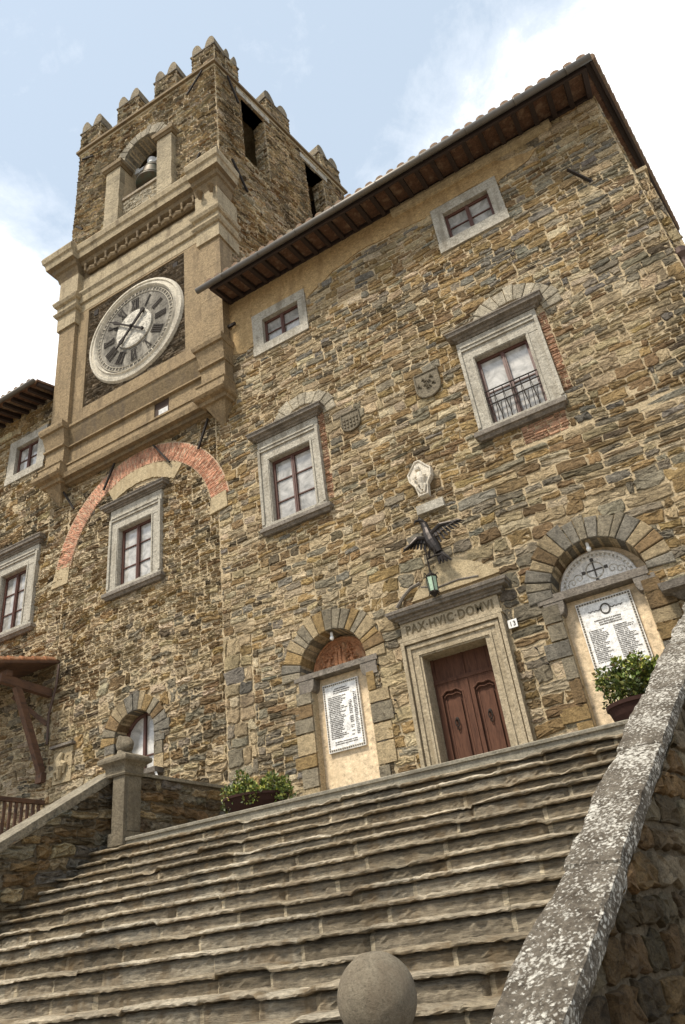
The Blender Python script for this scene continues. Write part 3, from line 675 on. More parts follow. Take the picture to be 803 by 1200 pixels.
# drainpipe and corner buttress at the right edge
m = MB(); fx = lambda y: RIGHTX + .17 * (y - Y0)
m.box(RIGHTX + .03, RIGHTX + .24, Y0 + .22, Y0 + 1.2, LAND, 14.9, 1); q = cells(rg, RIGHTX + .03, RIGHTX + .24, LAND, 14.9, (.18, .3), (.2, .25), []); stones(m, q, frontmap(Y0 + .22), rg, colf=cf_main)
m.box(RIGHTX, RIGHTX + .3, Y0 + .18, Y0 + 1.25, 14.9, 15.0, 1)
m.build('corner_strip', ['stone', 'mortar'], palace)
m = MB(); dp = (RIGHTX + .06, Y0 + .1)
m.tube([(dp[0], dp[1], LAND), (dp[0], dp[1], 12.15)], .055, 10); m.lathe([(.05, -.2), (.07, -.12), (.14, -.02), (.15, .05), (.12, .06), (.13, .12)], (dp[0] + .02, dp[1], 12.2), 12)
for z in (5, 7, 9, 11): m.lathe([(.065, -.03), (.065, .03)], (dp[0], dp[1], z), 10)
m.build('drainpipe', 'copper', None, smooth=False, label='brown metal drainpipe with hopper head at the right corner of the town hall', cat='drainpipe')

# ------------------------------------------------------------------ clock tower
tower = thing('clock_tower', (-12.2, Y0, LAND), 'square stone bell tower with a big round clock under a battlemented belfry', 'clock tower')
TW = tower_warp
TL, TR = -14.6, -9.26
E_O = (-12.86, -11.06, 9.87, 12.33); E_I = (-12.55, -11.4, 9.97, 11.68)
FA = dict(cx=-11.82, cz=6.05, r=.60)
arch_b = (-11.9, 10.93, 2.47, 3.04, R(8), R(173))
seg_pl = [(x, z) for x, z in sector(-11.9, 10.93, 2.0, 2.46, R(52), R(118), 20)]
excl = [rect(*E_O), sector(arch_b[0], arch_b[1], arch_b[2] + .01, arch_b[3] - .02, arch_b[4], arch_b[5]), seg_pl]
excl.append([(FA['cx'] - .6, 3), (FA['cx'] + .6, 3), (FA['cx'] + .6, FA['cz']), (FA['cx'] + .98, FA['cz'] - .05)] + [(FA['cx'] + .98 * math.cos(t), FA['cz'] + .98 * math.sin(t)) for t in np.linspace(0, PI, 20)] + [(FA['cx'] - .98, FA['cz'] - .05), (FA['cx'] - .6, FA['cz'])])
holes = [rect(E_I[0] - .08, E_I[1] + .08, E_I[2] - .04, E_I[3] + .08), [(FA['cx'] - .6, 5.2), (FA['cx'] + .6, 5.2)] + [(FA['cx'] + .6 * math.cos(t), FA['cz'] + .6 * math.sin(t)) for t in np.linspace(0, PI, 20)]]
rg = np.random.default_rng(31); m = MB()
m.prism(rect(TL, TR, -.2, 14.6), Y0 + .01, Y0 + .5, 1, holes=holes)
cf_t = pal_fn({'tan': 1.5, 'ochre': .8, 'brown': .6, 'light': .9, 'dark': .3, 'grey': .5}, 15)
q1 = cells(rg, TL + .01, TR - .01, 7.6, 14.3, (.07, .16), (.14, .42), excl, band=(.22, .4), cell=(.4, 1.2))
q2 = cells(rg, TL + .01, TR - .01, .2, 7.6, (.13, .24), (.2, .46), excl, band=(.28, .45), cell=(.5, 1.4))
stones(m, q1, frontmap(Y0 + .01), rg, proj=(.0, .045), colf=cf_t, gap=.010, jit=.022, rough=.014, wob=.06)
stones(m, q2, frontmap(Y0 + .01), rg, proj=(.005, .05), colf=cf_t, gap=.012, jit=.018, rough=.014, wob=.03)
m.build('wall', ['rub', 'mortar'], tower)
window(tower, E_O, E_I, bars=2, cornice=(-13.14, -10.84, 12.34, 12.53, .26), sill=(-12.95, -10.95, 9.68, 9.86, .18), label='tall window with stone cornice under the red brick arch')
# arched brick band
m = MB(); P0 = sector(*arch_b[:4], arch_b[4], arch_b[5], 40); m.prism(P0, Y0 - .03, Y0 + .05, 1)
def amap(u, v, d): return np.stack([arch_b[0] + v * np.cos(u / 2.75), Y0 - d - .03, arch_b[1] + v * np.sin(u / 2.75)], 1)
q = []
u = arch_b[4] * 2.75; k = 0
while u < arch_b[5] * 2.75:
    v = arch_b[2] + .005
    cut = [.26, .28] if k % 2 else [.13, .27, .14]
    for c in cut: q.append((u, u + .052, v, min(v + c, arch_b[3] - .005))); v += c
    u += .057; k += 1
cfb2 = lambda u, v, r, w, h: np.array([(.50, .26, .165)]) * r.uniform(.7, 1.3, (len(u), 1)) * (1 + .25 * (vnoise(u * 1.2, v * 2, 4)[:, None] - .5)) * np.ones((len(u), 3))
stones(m, np.array(q), amap, rg, proj=(.003, .014), gap=.003, bev=.005, jit=.003, rough=.003, colf=cfb2, wob=0)
m.build('brick_arch', ['brick', 'brick_mortar'], tower)
m = MB(); m.prism(rough_poly(seg_pl, 2, .02), Y0 - .035, Y0 + .05); m.build('plaster_patch', 'plaster_pale', tower)
m = MB(); m.prism([(-15.05, 10.75), (-14.42, 10.75), (-14.38, 11.35), (-14.9, 11.35)], Y0 - .04, Y0 + .05); m.build('arch_springer', 'plaster_pale', tower); m = MB(); m.prism([(-9.5, 10.9), (-8.95, 10.95), (-8.98, 11.42), (-9.45, 11.36)], Y0 - .06, Y0 + .05)
m.build('arch_springer', 'plaster_pale', tower)
# small round headed window
m = MB(); pal = [PAL['grey'], PAL['tan'], PAL['ochre'], PAL['blue'], PAL['brown']]
voussoirs(m, FA['cx'], FA['cz'], FA['r'], 1.0, R(-3), R(183), 13, .05, .38, lambda i: jcol(pal[rg.integers(0, 5)], rg), rg, .05)
for sgn in (-1, 1):
    z = 5.2
    for h in (.33, .28, .24):
        xa = FA['cx'] + sgn * FA['r']; w = rg.uniform(.2, .36); X = sorted((xa, xa + sgn * w)); m.box(X[0], X[1], Y0 - .04, Y0 + .4, z + .006, z + h - .006, 0, jcol(pal[rg.integers(0, 4)], rg)); z += h
aw = m.build('arched_window', 'stone', tower)
m = MB(); m.profile([(5.02, 0), (5.02, .1), (5.1, .16), (5.12, .26), (5.22, .28), (5.26, 0)], -12.55 + .2, -11.0 - .24); m.build('window_sill', 'cornice', aw)
m = MB(); yy = Y0 + .34; C = [(FA['cx'] + .6 * math.cos(t), FA['cz'] + .6 * math.sin(t)) for t in np.linspace(0, PI, 16)]
m.tube([(FA['cx'] + .57, yy, 5.25)] + [(FA['cx'] + .57 * math.cos(t), yy, FA['cz'] + .57 * math.sin(t)) for t in np.linspace(0, PI, 16)] + [(FA['cx'] - .57, yy, 5.25)], .05, 6)
m.box(FA['cx'] - .035, FA['cx'] + .035, yy - .05, yy + .03, 5.25, FA['cz'] + .58); m.box(FA['cx'] - .55, FA['cx'] + .55, yy - .03, yy + .02, 5.66, 5.69); m.build('sash', 'sash', aw)
m = MB(); m.prism([(FA['cx'] - .59, 5.2), (FA['cx'] + .59, 5.2)] + C, yy + .01, yy + .03); m.build('pane', 'pane', aw)

# clock stage
m = MB(); PLX = (-15.4, -14.66); PRX = (-9.37, -8.61)
m.box(-15.3, -8.75, Y0 - .12, Y0 + 1.2, 14.0, 23.3)
m.build('clock_stage_wall', 'ochre', tower, warp=TW)
m = MB()      # raised frame round the clock panel
fx0, fx1, fz0, fz1 = -14.2, -10.1, 16.62, 20.82
m.box(-14.66, fx0, Y0 - .2, Y0 - .1, 16.1, 20.9); m.box(fx1, -9.37, Y0 - .2, Y0 - .1, 16.1, 20.9); m.box(fx0, fx1, Y0 - .2, Y0 - .1, fz1, 20.9); m.box(fx0, fx1, Y0 - .2, Y0 - .1, 16.1, fz0)
m.build('clock_panel_frame', 'ochre', tower, warp=TW)
m = MB(); m.box(fx0, fx1, Y0 - .14, Y0 - .1, fz0, fz1, 1)
q = cells(rg, fx0, fx1, fz0, fz1, (.085, .1), (.2, .34), [rect(fx0 + .2, fx0 + .42, fz1 - .42, fz1 - .15), rect(fx1 - .5, fx1 - .28, fz1 - .42, fz1 - .15), ellipse(-12.07, 18.6, 1.7, 1.7)], band=(.17, .3), cell=(.5, 1.5))
cfd = lambda u, v, r, w, h: np.array([(.19, .145, .095)]) * r.uniform(.55, 1.4, (len(u), 1)) * np.ones((len(u), 3))
stones(m, q, frontmap(Y0 - .14), rg, proj=(.01, .04), gap=.006, bev=.01, jit=.006, colf=cfd, rough=.01, wob=.01)
m.build('clock_panel', ['stone', 'mortar_dark'], tower, warp=TW)
for x0, x1 in ((fx0 + .22, fx0 + .4), (fx1 - .48, fx1 - .3)):
    m = MB(); m.box(x0, x1, Y0 - .17, Y0 - .12, fz1 - .4, fz1 - .17); m.build('iron_plate', 'iron', tower, warp=TW)
for i, (x0, x1) in enumerate((PLX, PRX)):      # pilasters with capital, pedestal and pendant
    m = MB(); m.box(x0, x1, Y0 - .34, Y0 + .3, 16.1, 20.37)
    m.box(x0 + .1, x1 - .1, Y0 - .352, Y0 - .33, 16.5, 20.1) if False else None
    p = m.build('pilaster', 'ochre', tower, warp=TW)
    m = MB(); rj = np.random.default_rng(5 + i); z = 16.5
    while z < 20.2: m.box(x0 - .001, x1 + .001, Y0 - .3415, Y0 + .2, z, z + .012); z += rj.uniform(.5, .95)
    m.box(x0 + .1, x0 + .12, Y0 - .3, Y0 - .28, 16.5, 20.3); m.build('block_joints', 'band_dark', p, warp=TW)
    m = MB(); base = .34
    m.profile([(20.36, 0), (20.36, .07), (20.95, .07), (20.97, .14), (21.06, .2), (21.1, .2), (21.12, .1), (21.42, .1), (21.46, .19), (21.56, .24), (21.62, .24), (21.64, .08), (22.7, .08)], x0, x1, yb=Y0 + .6, yf=Y0 - base, rl=.8, rr=.8)
    m.build('capital', 'pale_mould', p, warp=TW)
    m = MB(); m.profile([(14.0, .02), (14.0, .08), (14.10, .11), (14.12, .24), (14.18, .31), (14.28, .31), (14.29, .19), (14.58, .17), (14.60, .20), (14.64, .20), (14.65, .04), (15.26, .04), (15.27, .12), (15.33, .12), (15.34, .05), (15.8, .17), (15.86, .18), (15.87, .25), (15.98, .29), (16.08, .29), (16.12, 0)], x0, x1, yb=Y0 + .6, yf=Y0 - base, rl=.6, rr=.4)
    m.build('pedestal', 'ochre', p, warp=TW)
    m = MB(); xc = (x0 + x1) / 2; b = [(x0 + .05, Y0 - base, 14.0), (x1 - .05, Y0 - base, 14.0), (x1 - .05, Y0 + .1, 14.0), (x0 + .05, Y0 + .1, 14.0)]
    m.add(b + [(xc, Y0 - .02, 13.42), (xc, Y0 + .1, 13.3)], [(0, 1, 2, 3), (0, 4, 1), (1, 4, 5, 2), (0, 3, 5, 4), (2, 5, 3)]); m.build('pendant', 'ochre', p, warp=TW)
m = MB(); base = .14
m.profile([(13.96, .0), (13.96, .08), (14.06, .10), (14.07, .24), (14.2, .28), (14.22, .14), (14.58, .12), (14.62, .0)], PLX[1], PRX[0], yb=Y0, yf=Y0 - base, rl=0, rr=0, cols=[1, 1, 1, 0, 0, 0, 0])  # lower faces take the dark tone as painted-in shade
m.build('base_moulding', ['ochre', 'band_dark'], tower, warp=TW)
m = MB(); m.box(PLX[1], -11.28, Y0 - .16, Y0 - .1, 14.62, 15.3); m.box(-10.74, PRX[0], Y0 - .16, Y0 - .1, 14.62, 15.3); m.build('base_band', 'pale_mould' if False else 'ochre', tower, warp=TW)
m = MB(); m.profile([(15.3, .0), (15.3, .07), (15.36, .06), (15.75, .17), (15.9, .2), (15.92, .24), (16.0, .24), (16.12, 0)], PLX[1], PRX[0], yb=Y0, yf=Y0 - base, rl=0, rr=0, cols=[1, 1, 1, 1, 0, 0, 0])  # sloping band coloured dark, mostly to stand for shade
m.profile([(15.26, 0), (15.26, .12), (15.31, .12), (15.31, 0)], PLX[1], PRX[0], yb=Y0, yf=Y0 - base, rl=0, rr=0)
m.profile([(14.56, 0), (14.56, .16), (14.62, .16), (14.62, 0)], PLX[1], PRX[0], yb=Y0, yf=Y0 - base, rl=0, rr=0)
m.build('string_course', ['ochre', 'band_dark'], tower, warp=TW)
m = MB(); m.box(-11.28, -10.74, Y0 - .128, Y0 - .122, 14.62, 15.3); sw = m.build('small_window', 'interior', tower, warp=TW)  # flat dark sheet painted as the shade of a window recess
m = MB(); m.box(-11.14, -10.8, Y0 - .136, Y0 - .13, 14.64, 14.98); m.build('pane', 'pane', sw, warp=TW)
m = MB(); m.profile([(20.9, .0), (20.9, .07), (21.25, .07), (21.27, .14), (21.4, .16), (21.55, .17), (21.66, .24), (21.74, .24), (21.76, .06), (22.5, .06)], PLX[1], PRX[0], yb=Y0, yf=Y0 - base, rl=0, rr=0)
m.build('architrave', 'pale_mould', tower, warp=TW)
m = MB(); m.box(PLX[1], PRX[0], Y0 - .16, Y0, 22.3, 23.0)
for i in range(11):
    x = PLX[1] + .3 + i * .48; m.tube([(x, Y0 - .22, 22.72), (x + .07, Y0 - .24, 22.72), (x + .24, Y0 - .26, 22.74), (x + .41, Y0 - .24, 22.72), (x + .48, Y0 - .22, 22.72)], [.07, .1, .14, .1, .07], 8)
    m.lathe([(.0, -.18), (.05, -.14), (.035, .0), (.055, .12), (.05, .2)], (x, Y0 - .34, 22.86), 8)
m.build('frieze', 'band_dark', tower, warp=TW)
m = MB()
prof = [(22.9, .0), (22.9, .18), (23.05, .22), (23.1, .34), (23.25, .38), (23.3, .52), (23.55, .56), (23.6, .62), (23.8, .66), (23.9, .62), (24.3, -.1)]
mm_ = [1, 1, 1, 1, 1, 0, 0, 0, 0, 0]  # soffit faces get the dark tone as painted shade, ends likewise
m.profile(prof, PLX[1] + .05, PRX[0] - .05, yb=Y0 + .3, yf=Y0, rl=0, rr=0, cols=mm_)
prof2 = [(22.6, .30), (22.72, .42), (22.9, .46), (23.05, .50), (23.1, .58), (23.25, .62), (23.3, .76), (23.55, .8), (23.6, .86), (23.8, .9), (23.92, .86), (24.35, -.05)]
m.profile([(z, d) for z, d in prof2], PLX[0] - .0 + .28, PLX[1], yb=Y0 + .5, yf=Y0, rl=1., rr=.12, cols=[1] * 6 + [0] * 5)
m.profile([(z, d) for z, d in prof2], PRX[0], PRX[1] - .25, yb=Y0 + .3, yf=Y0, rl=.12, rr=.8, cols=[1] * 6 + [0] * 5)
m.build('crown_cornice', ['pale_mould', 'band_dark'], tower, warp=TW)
for x in (PRX[0] + .2, PRX[1] - .1): 
    m = MB(); m.tube([(x, Y0 - .5, 22.75), (x + .05, Y0 - .62, 22.55), (x, Y0 - .5, 22.4)], [.1, .12, .05], 8); m.build('scroll_bracket', 'band_dark', tower)

# the clock
CX, CZ = -12.08, 18.66; CYF = Y0 - .22
clk = MB(); n = 64
clk.lathe([(1.92, -.1), (1.94, .0), (1.9, .08), (1.82, .1), (1.8, .06), (1.7, .08), (1.66, .13), (1.64, .12), (1.61, .07), (1.59, .03), (1.3, .0)], (CX, CYF + .04, CZ), 72, axis='y')
clock = clk.build('clock', 'clock_ring', tower, warp=TW)
d_ = MB(); d_.lathe([(1.6, -.05), (1.6, .0), (.0, .0)], (CX, CYF + .0, CZ), 64, axis='y'); d_.build('dial', 'clock_dark', clock, warp=TW)
d_ = MB(); d_.lathe([(.72, .0), (.72, .05), (.66, .065), (.0, .065)], (CX, CYF + .0, CZ), 48, axis='y'); d_.build('dial_centre', 'clock_pale', clock, warp=TW)
t_ = MB()     # minute track: two thin rings and sixty strokes
for rr in (1.55, 1.42):
    t_.tube([(CX + rr * math.sin(a), CYF - .015, CZ + rr * math.cos(a)) for a in np.linspace(0, 2 * PI, 73)], .012, 4)
for k in range(60):
    a = k * PI / 30; t_.bar((CX + 1.43 * math.sin(a), CYF - .015, CZ + 1.43 * math.cos(a)), (CX + 1.54 * math.sin(a), CYF - .015, CZ + 1.54 * math.cos(a)), .03 if k % 5 == 0 else .016, .012, up=(0, 1, 0))
t_.build('minute_track', 'clock_ring', clock, warp=TW)
ROM = ['XII', 'I', 'II', 'III', 'IIII', 'V', 'VI', 'VII', 'VIII', 'IX', 'X', 'XI']
for k, s in enumerate(ROM):
    t_ = MB()
    a = k * PI / 6; r0, r1 = .86, 1.27; W = {'I': .075, 'V': .17, 'X': .17}; tot = sum(W[c] for c in s); x = -tot / 2
    def pt(u, r): ca, sa = math.cos(a), math.sin(a); return (CX + r * sa + u * ca, CYF - .022, CZ + r * ca - u * sa)
    for c in s:
        w = W[c]; xc = x + w / 2
        L = {'I': [((xc, r0), (xc, r1), .04)], 'V': [((xc - .06, r1), (xc, r0), .04), ((xc + .06, r1), (xc, r0), .018)], 'X': [((xc - .06, r1), (xc + .06, r0), .04), ((xc + .06, r1), (xc - .06, r0), .018)]}[c]
        for p, q_, ww in L: t_.bar(pt(*p), pt(*q_), ww, .014, up=(0, 1, 0))
        x += w
    for r_ in (r0, r1): t_.bar(pt(-tot / 2, r_), pt(tot / 2, r_), .02, .012, up=(0, 1, 0))
    t_.build('numeral', 'iron', clock, warp=TW)

def hand(dx, dz, tail, w, nm='clock_hand'):
    L = math.hypot(dx, dz); ux, uz = dx / L, dz / L; m = MB(); y = CYF - .14; nx, nz = -uz, ux
    P = [(-tail, -w * .3), (-tail * .7, -w * .5), (0, -w * .4), (L * .45, -w * .35), (L * .7, -w * .9), (L * .8, -w * .3), (L, 0), (L * .8, w * .3), (L * .7, w * .9), (L * .45, w * .35), (0, w * .4), (-tail * .7, w * .5), (-tail, w * .3)]
    m.prism([(CX + a * ux + b * nx, CZ + a * uz + b * nz) for a, b in P], y - .02, y + .02)
    m.lathe([(.0, -.03), (w * .85, -.03), (w * .85, .03), (0, .03)], (CX - tail * ux, y, CZ - tail * uz), 12, axis='y'); m.lathe([(.0, .0), (.07, .0), (.06, .05), (0, .06)], (CX, y, CZ), 12, axis='y')
    m.build(nm, 'iron', clock, warp=TW)
hand(-1.02, .80, .55, .07); hand(-.62, -.62, .62, .1)

# tie rods across the brick arch
for a, b in (((-12.78, 13.87), (-13.18, 13.18)), ((-11.33, 13.81), (-10.76, 13.04)), ((-9.42, 13.77), (-9.78, 13.01)), ((-14.84, 13.8), (-14.33, 13.04))):
    m = MB(); m.bar((a[0], Y0 - .12, a[1] + .05), (b[0], Y0 - .1, b[1]), .05); m.build('tie_rod', 'iron', tower)

# belfry
BL, BR, BZ0, BZ1 = -15.6, -8.7, 23.6, 30.86; AO = dict(cx=-12.1, cz=28.05, r=.92)
DV = Vector((1.3, 7.65, 0)).normalized(); NV = Vector((DV.y, -DV.x, 0))
hole = [(AO['cx'] - .92, 25.6), (AO['cx'] + .92, 25.6)] + [(AO['cx'] + .92 * math.cos(t), AO['cz'] + .92 * math.sin(t)) for t in np.linspace(0, PI, 22)]
ex = [[(-13.9, 24.9), (-10.55, 24.9), (-10.55, 28.1)] + [(AO['cx'] + 1.38 * math.cos(t), AO['cz'] + 1.35 * math.sin(t)) for t in np.linspace(0, PI, 22)] + [(-13.9, 28.1)]]
m = MB(); m.prism(rect(BL, BR, BZ0, BZ1), Y0, Y0 + .6, 1, holes=[hole])
cf_b0 = pal_fn({'tan': 1.2, 'light': 1.1, 'grey': .9, 'pale': 1.3, 'brown': .35, 'dark': .3}, 25)
cf_b = lambda *a: (cf_b0(*a) * 1.2).clip(0, .8)
q = cells(rg, BL, BR - .0, BZ0, BZ1 - .12, (.05, .115), (.12, .42), ex, band=(.16, .32), cell=(.3, 1.0))
stones(m, q, frontmap(), rg, proj=(.0, .05), colf=cf_b, gap=.010, jit=.02, rough=.017, wob=.05)
m.build('belfry_wall', ['rub', 'mortar'], tower, warp=TW)
def sidemap(u, v, d): return np.stack([BR + DV.x * u + NV.x * d, Y0 + DV.y * u + NV.y * d, v], 1)
SL = 7.75; o1 = (1.3, 2.62, 26.35, 30.3); o2 = (4.97, 6.2, 26.3, 30.2)
m = MB(); t2 = MB(); t2.prism(rect(.0, SL, 16.0, BZ1), 0, .6, 1, holes=[rect(*o1), rect(*o2)]); V2 = t2.v[0]
m.add(sidemap(V2[:, 0], V2[:, 2], -V2[:, 1]), t2.f, 1)
q = cells(rg, .0, SL, 17.5, BZ1 - .12, (.05, .115), (.14, .5), [rect(*o1), rect(*o2)], band=(.16, .32), cell=(.3, 1.0))
stones(m, q, sidemap, rg, proj=(.0, .05), colf=cf_b, gap=.010, jit=.02, rough=.018, wob=.06)
for o in (o1, o2):   # rubble reveal on the far side of each opening
    def rv(u, v, d, o=o): return sidemap(np.full_like(u, o[1]) - d, v, -u)
    q = cells(rg, .0, .6, o[2], o[3], (.07, .14), (.18, .4), [], band=(.16, .32), cell=(.6, .61)); stones(m, q, rv, rg, proj=(.0, .05), colf=cf_b, gap=.008, jit=.014, rough=.014)
m.build('belfry_side_wall', ['rub', 'mortar'], tower)
m = MB()      # back and left walls, floor and ceiling close the bell chamber
back = lambda u: (BR + DV.x * SL, Y0 + DV.y * SL)
bx_, by_ = back(0)
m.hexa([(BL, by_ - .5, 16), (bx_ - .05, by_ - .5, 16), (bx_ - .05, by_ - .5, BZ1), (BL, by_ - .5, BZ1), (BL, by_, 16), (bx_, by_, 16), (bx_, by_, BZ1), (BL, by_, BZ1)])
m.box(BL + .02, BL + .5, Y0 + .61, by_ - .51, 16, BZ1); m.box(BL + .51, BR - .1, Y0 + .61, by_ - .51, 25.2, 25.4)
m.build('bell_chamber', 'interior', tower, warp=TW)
m = MB(); m.box(-13.2, -10.9, Y0 + 2.2, Y0 + 2.3, 25.4, 29.6); m.build('board_screen', 'redwood', tower)
for o in (o1, o2):   # pale lintel stones above the openings
    m = MB(); P = [tuple(sidemap(np.array([u]), np.array([z]), np.array([d]))[0]) for d in (-.6, .06) for (u, z) in ((o[0] - .25, o[3]), (o[1] + .25, o[3]), (o[1] + .25, o[3] + .32), (o[0] - .25, o[3] + .32))]
    m.hexa(P); m.build('lintel', 'trim', tower)
for (a, b) in (((.5, 25.2), (1.15, 24.06)), ((.55, 30.6), (1.05, 29.4))):
    m = MB(); A = sidemap(np.array([a[0], b[0]]), np.array([a[1], b[1]]), np.array([.12, .12])); m.bar(tuple(A[0]), tuple(A[1]), .07); m.build('tie_rod', 'iron', tower)
for a, b in (((-9.2, 30.72), (-9.93, 29.75)), ((-9.4, 25.6), (-9.75, 25.0)), ((-15.3, 30.2), (-14.7, 29.95)), ((-15.3, 26.0), (-14.95, 25.6))):
    m = MB(); m.bar((a[0], Y0 - .12, a[1]), (b[0], Y0 - .12, b[1]), .06); m.build('tie_rod', 'iron', tower, warp=TW)
# bell opening: arch ring, pilasters and parapet
m = MB(); voussoirs(m, AO['cx'], AO['cz'], .92, 1.38, R(0), R(180), 15, .1, .6, lambda i: jcol((.36, .31, .225), rg, .25), rg, .06)
ar = m.build('bell_arch', 'stone', tower, warp=TW)
for (x0, x1) in ((-13.72, -13.02), (-11.24, -10.55)):
    m = MB(); rgp = np.random.default_rng(int(-x0 * 10)); z = 24.0
    while z < 27.7:
        h = min(rgp.uniform(.3, .6), 27.75 - z); m.box(x0 + rgp.uniform(0, .02), x1 - rgp.uniform(0, .02), Y0 - .26, Y0 + .6, z, z + h - .008, 0, jcol((.42, .345, .225), rgp, .22)); z += h
    m.box(x0 + .02, x1 - .02, Y0 - .235, Y0 + .59, 24, 27.7, 0, (.2, .16, .1))
    pp = m.build('belfry_pilaster', 'stone', tower, warp=TW)
    m = MB(); m.profile([(27.7, .0), (27.7, .05), (27.78, .08), (27.8, .13), (27.98, .14), (28.02, .1), (28.04, 0)], x0, x1, yb=Y0 + .3, yf=Y0 - .26); m.build('capital', 'band_dark', pp, warp=TW)
m = MB(); q = cells(rg, -13.02, -11.24, 24.3, 25.75, (.2, .3), (.3, .6), [], band=(.3, .5), cell=(.8, 1.8)); m.box(-13.02, -11.24, Y0 - .02, Y0 + .4, 24.0, 25.78, 1)
stones(m, q, frontmap(Y0 - .02), rg, proj=(.01, .03), colf=lambda u, v, r, w, h: np.array([(.46, .40, .29)]) * r.uniform(.8, 1.15, (len(u), 1)) * np.ones((len(u), 3)))
m.box(-13.05, -11.2, Y0 - .1, Y0 + .5, 25.78, 25.9, 0, (.4, .33, .24)); m.build('bell_parapet', ['stone', 'mortar'], tower, warp=TW)
# roof slab and battlements
m = MB(); e = .14; c = [Vector((BL - .1, Y0 - e, 0)), Vector((BR + .1, Y0 - e, 0)), Vector((bx_ + e + .03, by_ + e, 0)), Vector((BL - .1, by_ + e, 0))]
m.hexa([(p.x, p.y, BZ1) for p in c] + [(p.x, p.y, BZ1 + .13) for p in c]); m.build('roof_slab', 'band_dark', tower, warp=TW)
m = MB(); c2 = [Vector((BL, Y0 - .04, 0)), Vector((BR + .02, Y0 - .04, 0)), Vector((bx_ + .05, by_, 0)), Vector((BL, by_, 0))]
m.hexa([(p.x, p.y, BZ1 - .14) for p in c2] + [(p.x, p.y, BZ1 - .002) for p in c2]); m.build('parapet_course', 'plaster_pale', tower, warp=TW)
MT = BZ1 + .13
def merlon(org, du, W, T, horns=True, corner=False, side=False):
    """swallow-tailed merlon: du along the wall, thickness T inward"""
    du = Vector(du).normalized(); nv = Vector((du.y, -du.x, 0)); o = Vector(org); m = MB()
    def mp(u, v, d): return np.stack([o.x + du.x * u + nv.x * d, o.y + du.y * u + nv.y * d, MT + v], 1)
    H = 1.27; prof = [(0, 0), (W, 0), (W, H), (0, H)]
    def ext(poly, d0, d1, mi=1, col=(.3, .26, .2)):
        t = MB(); t.prism(poly, 0, 1); V = t.v[0]; m.add(mp(V[:, 0], V[:, 2], np.where(V[:, 1] < .5, d0, d1)), t.f, mi, col)
    ext(prof, 0, -T); 
    ext(rect(-.05, W + .05, H, H + .07), .05, -T - .05, 0, (.2, .17, .13))
    hh = 1.0; sw = W * .36
    dip = W * .5
    hornL = [(0, H + .07), (dip - .03, H + .07), (dip - .09, H + .34), (sw * 1.0, H + .58), (sw * .76, H + .76), (sw * .5, H + .84), (sw * .2, H + .76), (.0, H + .55)]
    hornR = [(W - x, z) for x, z in hornL][::-1]
    ext(hornL, -.02, -T + .02, 0, (.27, .22, .145)); ext(hornR, -.02, -T + .02, 0, (.29, .235, .155))
    if corner:
        Tn = W
    q = cells(rg, 0, W, 0, H, (.07, .13), (.14, .4), [], band=(.16, .3), cell=(.4, .9)); stones(m, q, mp, rg, proj=(.0, .05), colf=cf_b, gap=.008, jit=.014, rough=.016, wob=0)
    for sgn, uu in ((1, W), (-1, 0)):
        def ms(u, v, d, uu=uu, sgn=sgn): return mp(uu + sgn * d, v, -u)
        q = cells(rg, 0, T, 0, H, (.07, .13), (.14, .4), [], band=(.16, .3), cell=(.3, .6)); stones(m, q, ms, rg, proj=(.0, .04), colf=cf_b, gap=.008, jit=.014, rough=.016, wob=0)
    m.build('merlon', ['rub', 'mortar'], tower, warp=TW)
for x0 in (-15.62, -13.58, -11.62, -9.74): merlon((x0, Y0 - .02, 0), (1, 0, 0), 1.08, .66)
P = lambda u: (BR + DV.x * u, Y0 + DV.y * u, 0)
for u, W in ((.0, 1.15), (2.85, 1.4), (6.25, 1.4)): merlon(P(u + (.63 if u == 0 else 0)), tuple(DV), W - (.5 if u == 0 else 0), .62)
# the bell, slung from a painted headstock
bc = (-12.22, Y0 + .5, 0)
bell = thing('bell', (bc[0], bc[1], 26.7), 'large bronze bell hanging in the arched opening of the belfry', 'bell')
m = MB(); bz = 26.85; m.lathe([(.60, .0), (.62, .03), (.59, .1), (.52, .22), (.44, .4), (.385, .62), (.355, .85), (.33, 1.0), (.27, 1.1), (.15, 1.17), (.0, 1.2)], (bc[0], bc[1], bz), 36)
m.lathe([(.59, .0), (.53, .05), (.4, .4), (.3, .9), (.0, .95)], (bc[0], bc[1], bz + .005), 36)
for h, r_ in ((.16, .565), (.3, .49), (.9, .355)): m.lathe([(r_ - .02, -.015), (r_ + .012, 0), (r_ - .02, .015)], (bc[0], bc[1], bz + h), 36)
m.build('bell_body', 'bellm', bell, smooth=True)
m = MB(); m.tube([(bc[0], bc[1], bz + 1.0), (bc[0] + .03, bc[1], bz + .1)], [.03, .05], 8); m.lathe([(.0, -.1), (.09, -.04), (.09, .04), (0, .1)], (bc[0] + .03, bc[1], bz + .0), 10); m.build('clapper', 'iron', bell)
m = MB(); zh = bz + 1.38; m.bar((bc[0] - .85, bc[1], zh), (bc[0] + .95, bc[1], zh), .2, .17); m.lathe([(.16, 0), (.22, .05), (.22, .34), (.16, .4), (0, .42)], (bc[0], bc[1], zh - .16), 12)
for s in (-.75, .8): m.box(bc[0] + s - .12, bc[0] + s + .12, bc[1] - .14, bc[1] + .14, zh - .16, zh + .14)
m.build('headstock', 'bellwhite', bell)
m = MB()
for s in (-.12, .12): m.tube([(bc[0] + s, bc[1], bz + 1.1), (bc[0] + s * 1.3, bc[1], zh + .1)], .03, 6)
m.build('bell_strap', 'iron', bell)

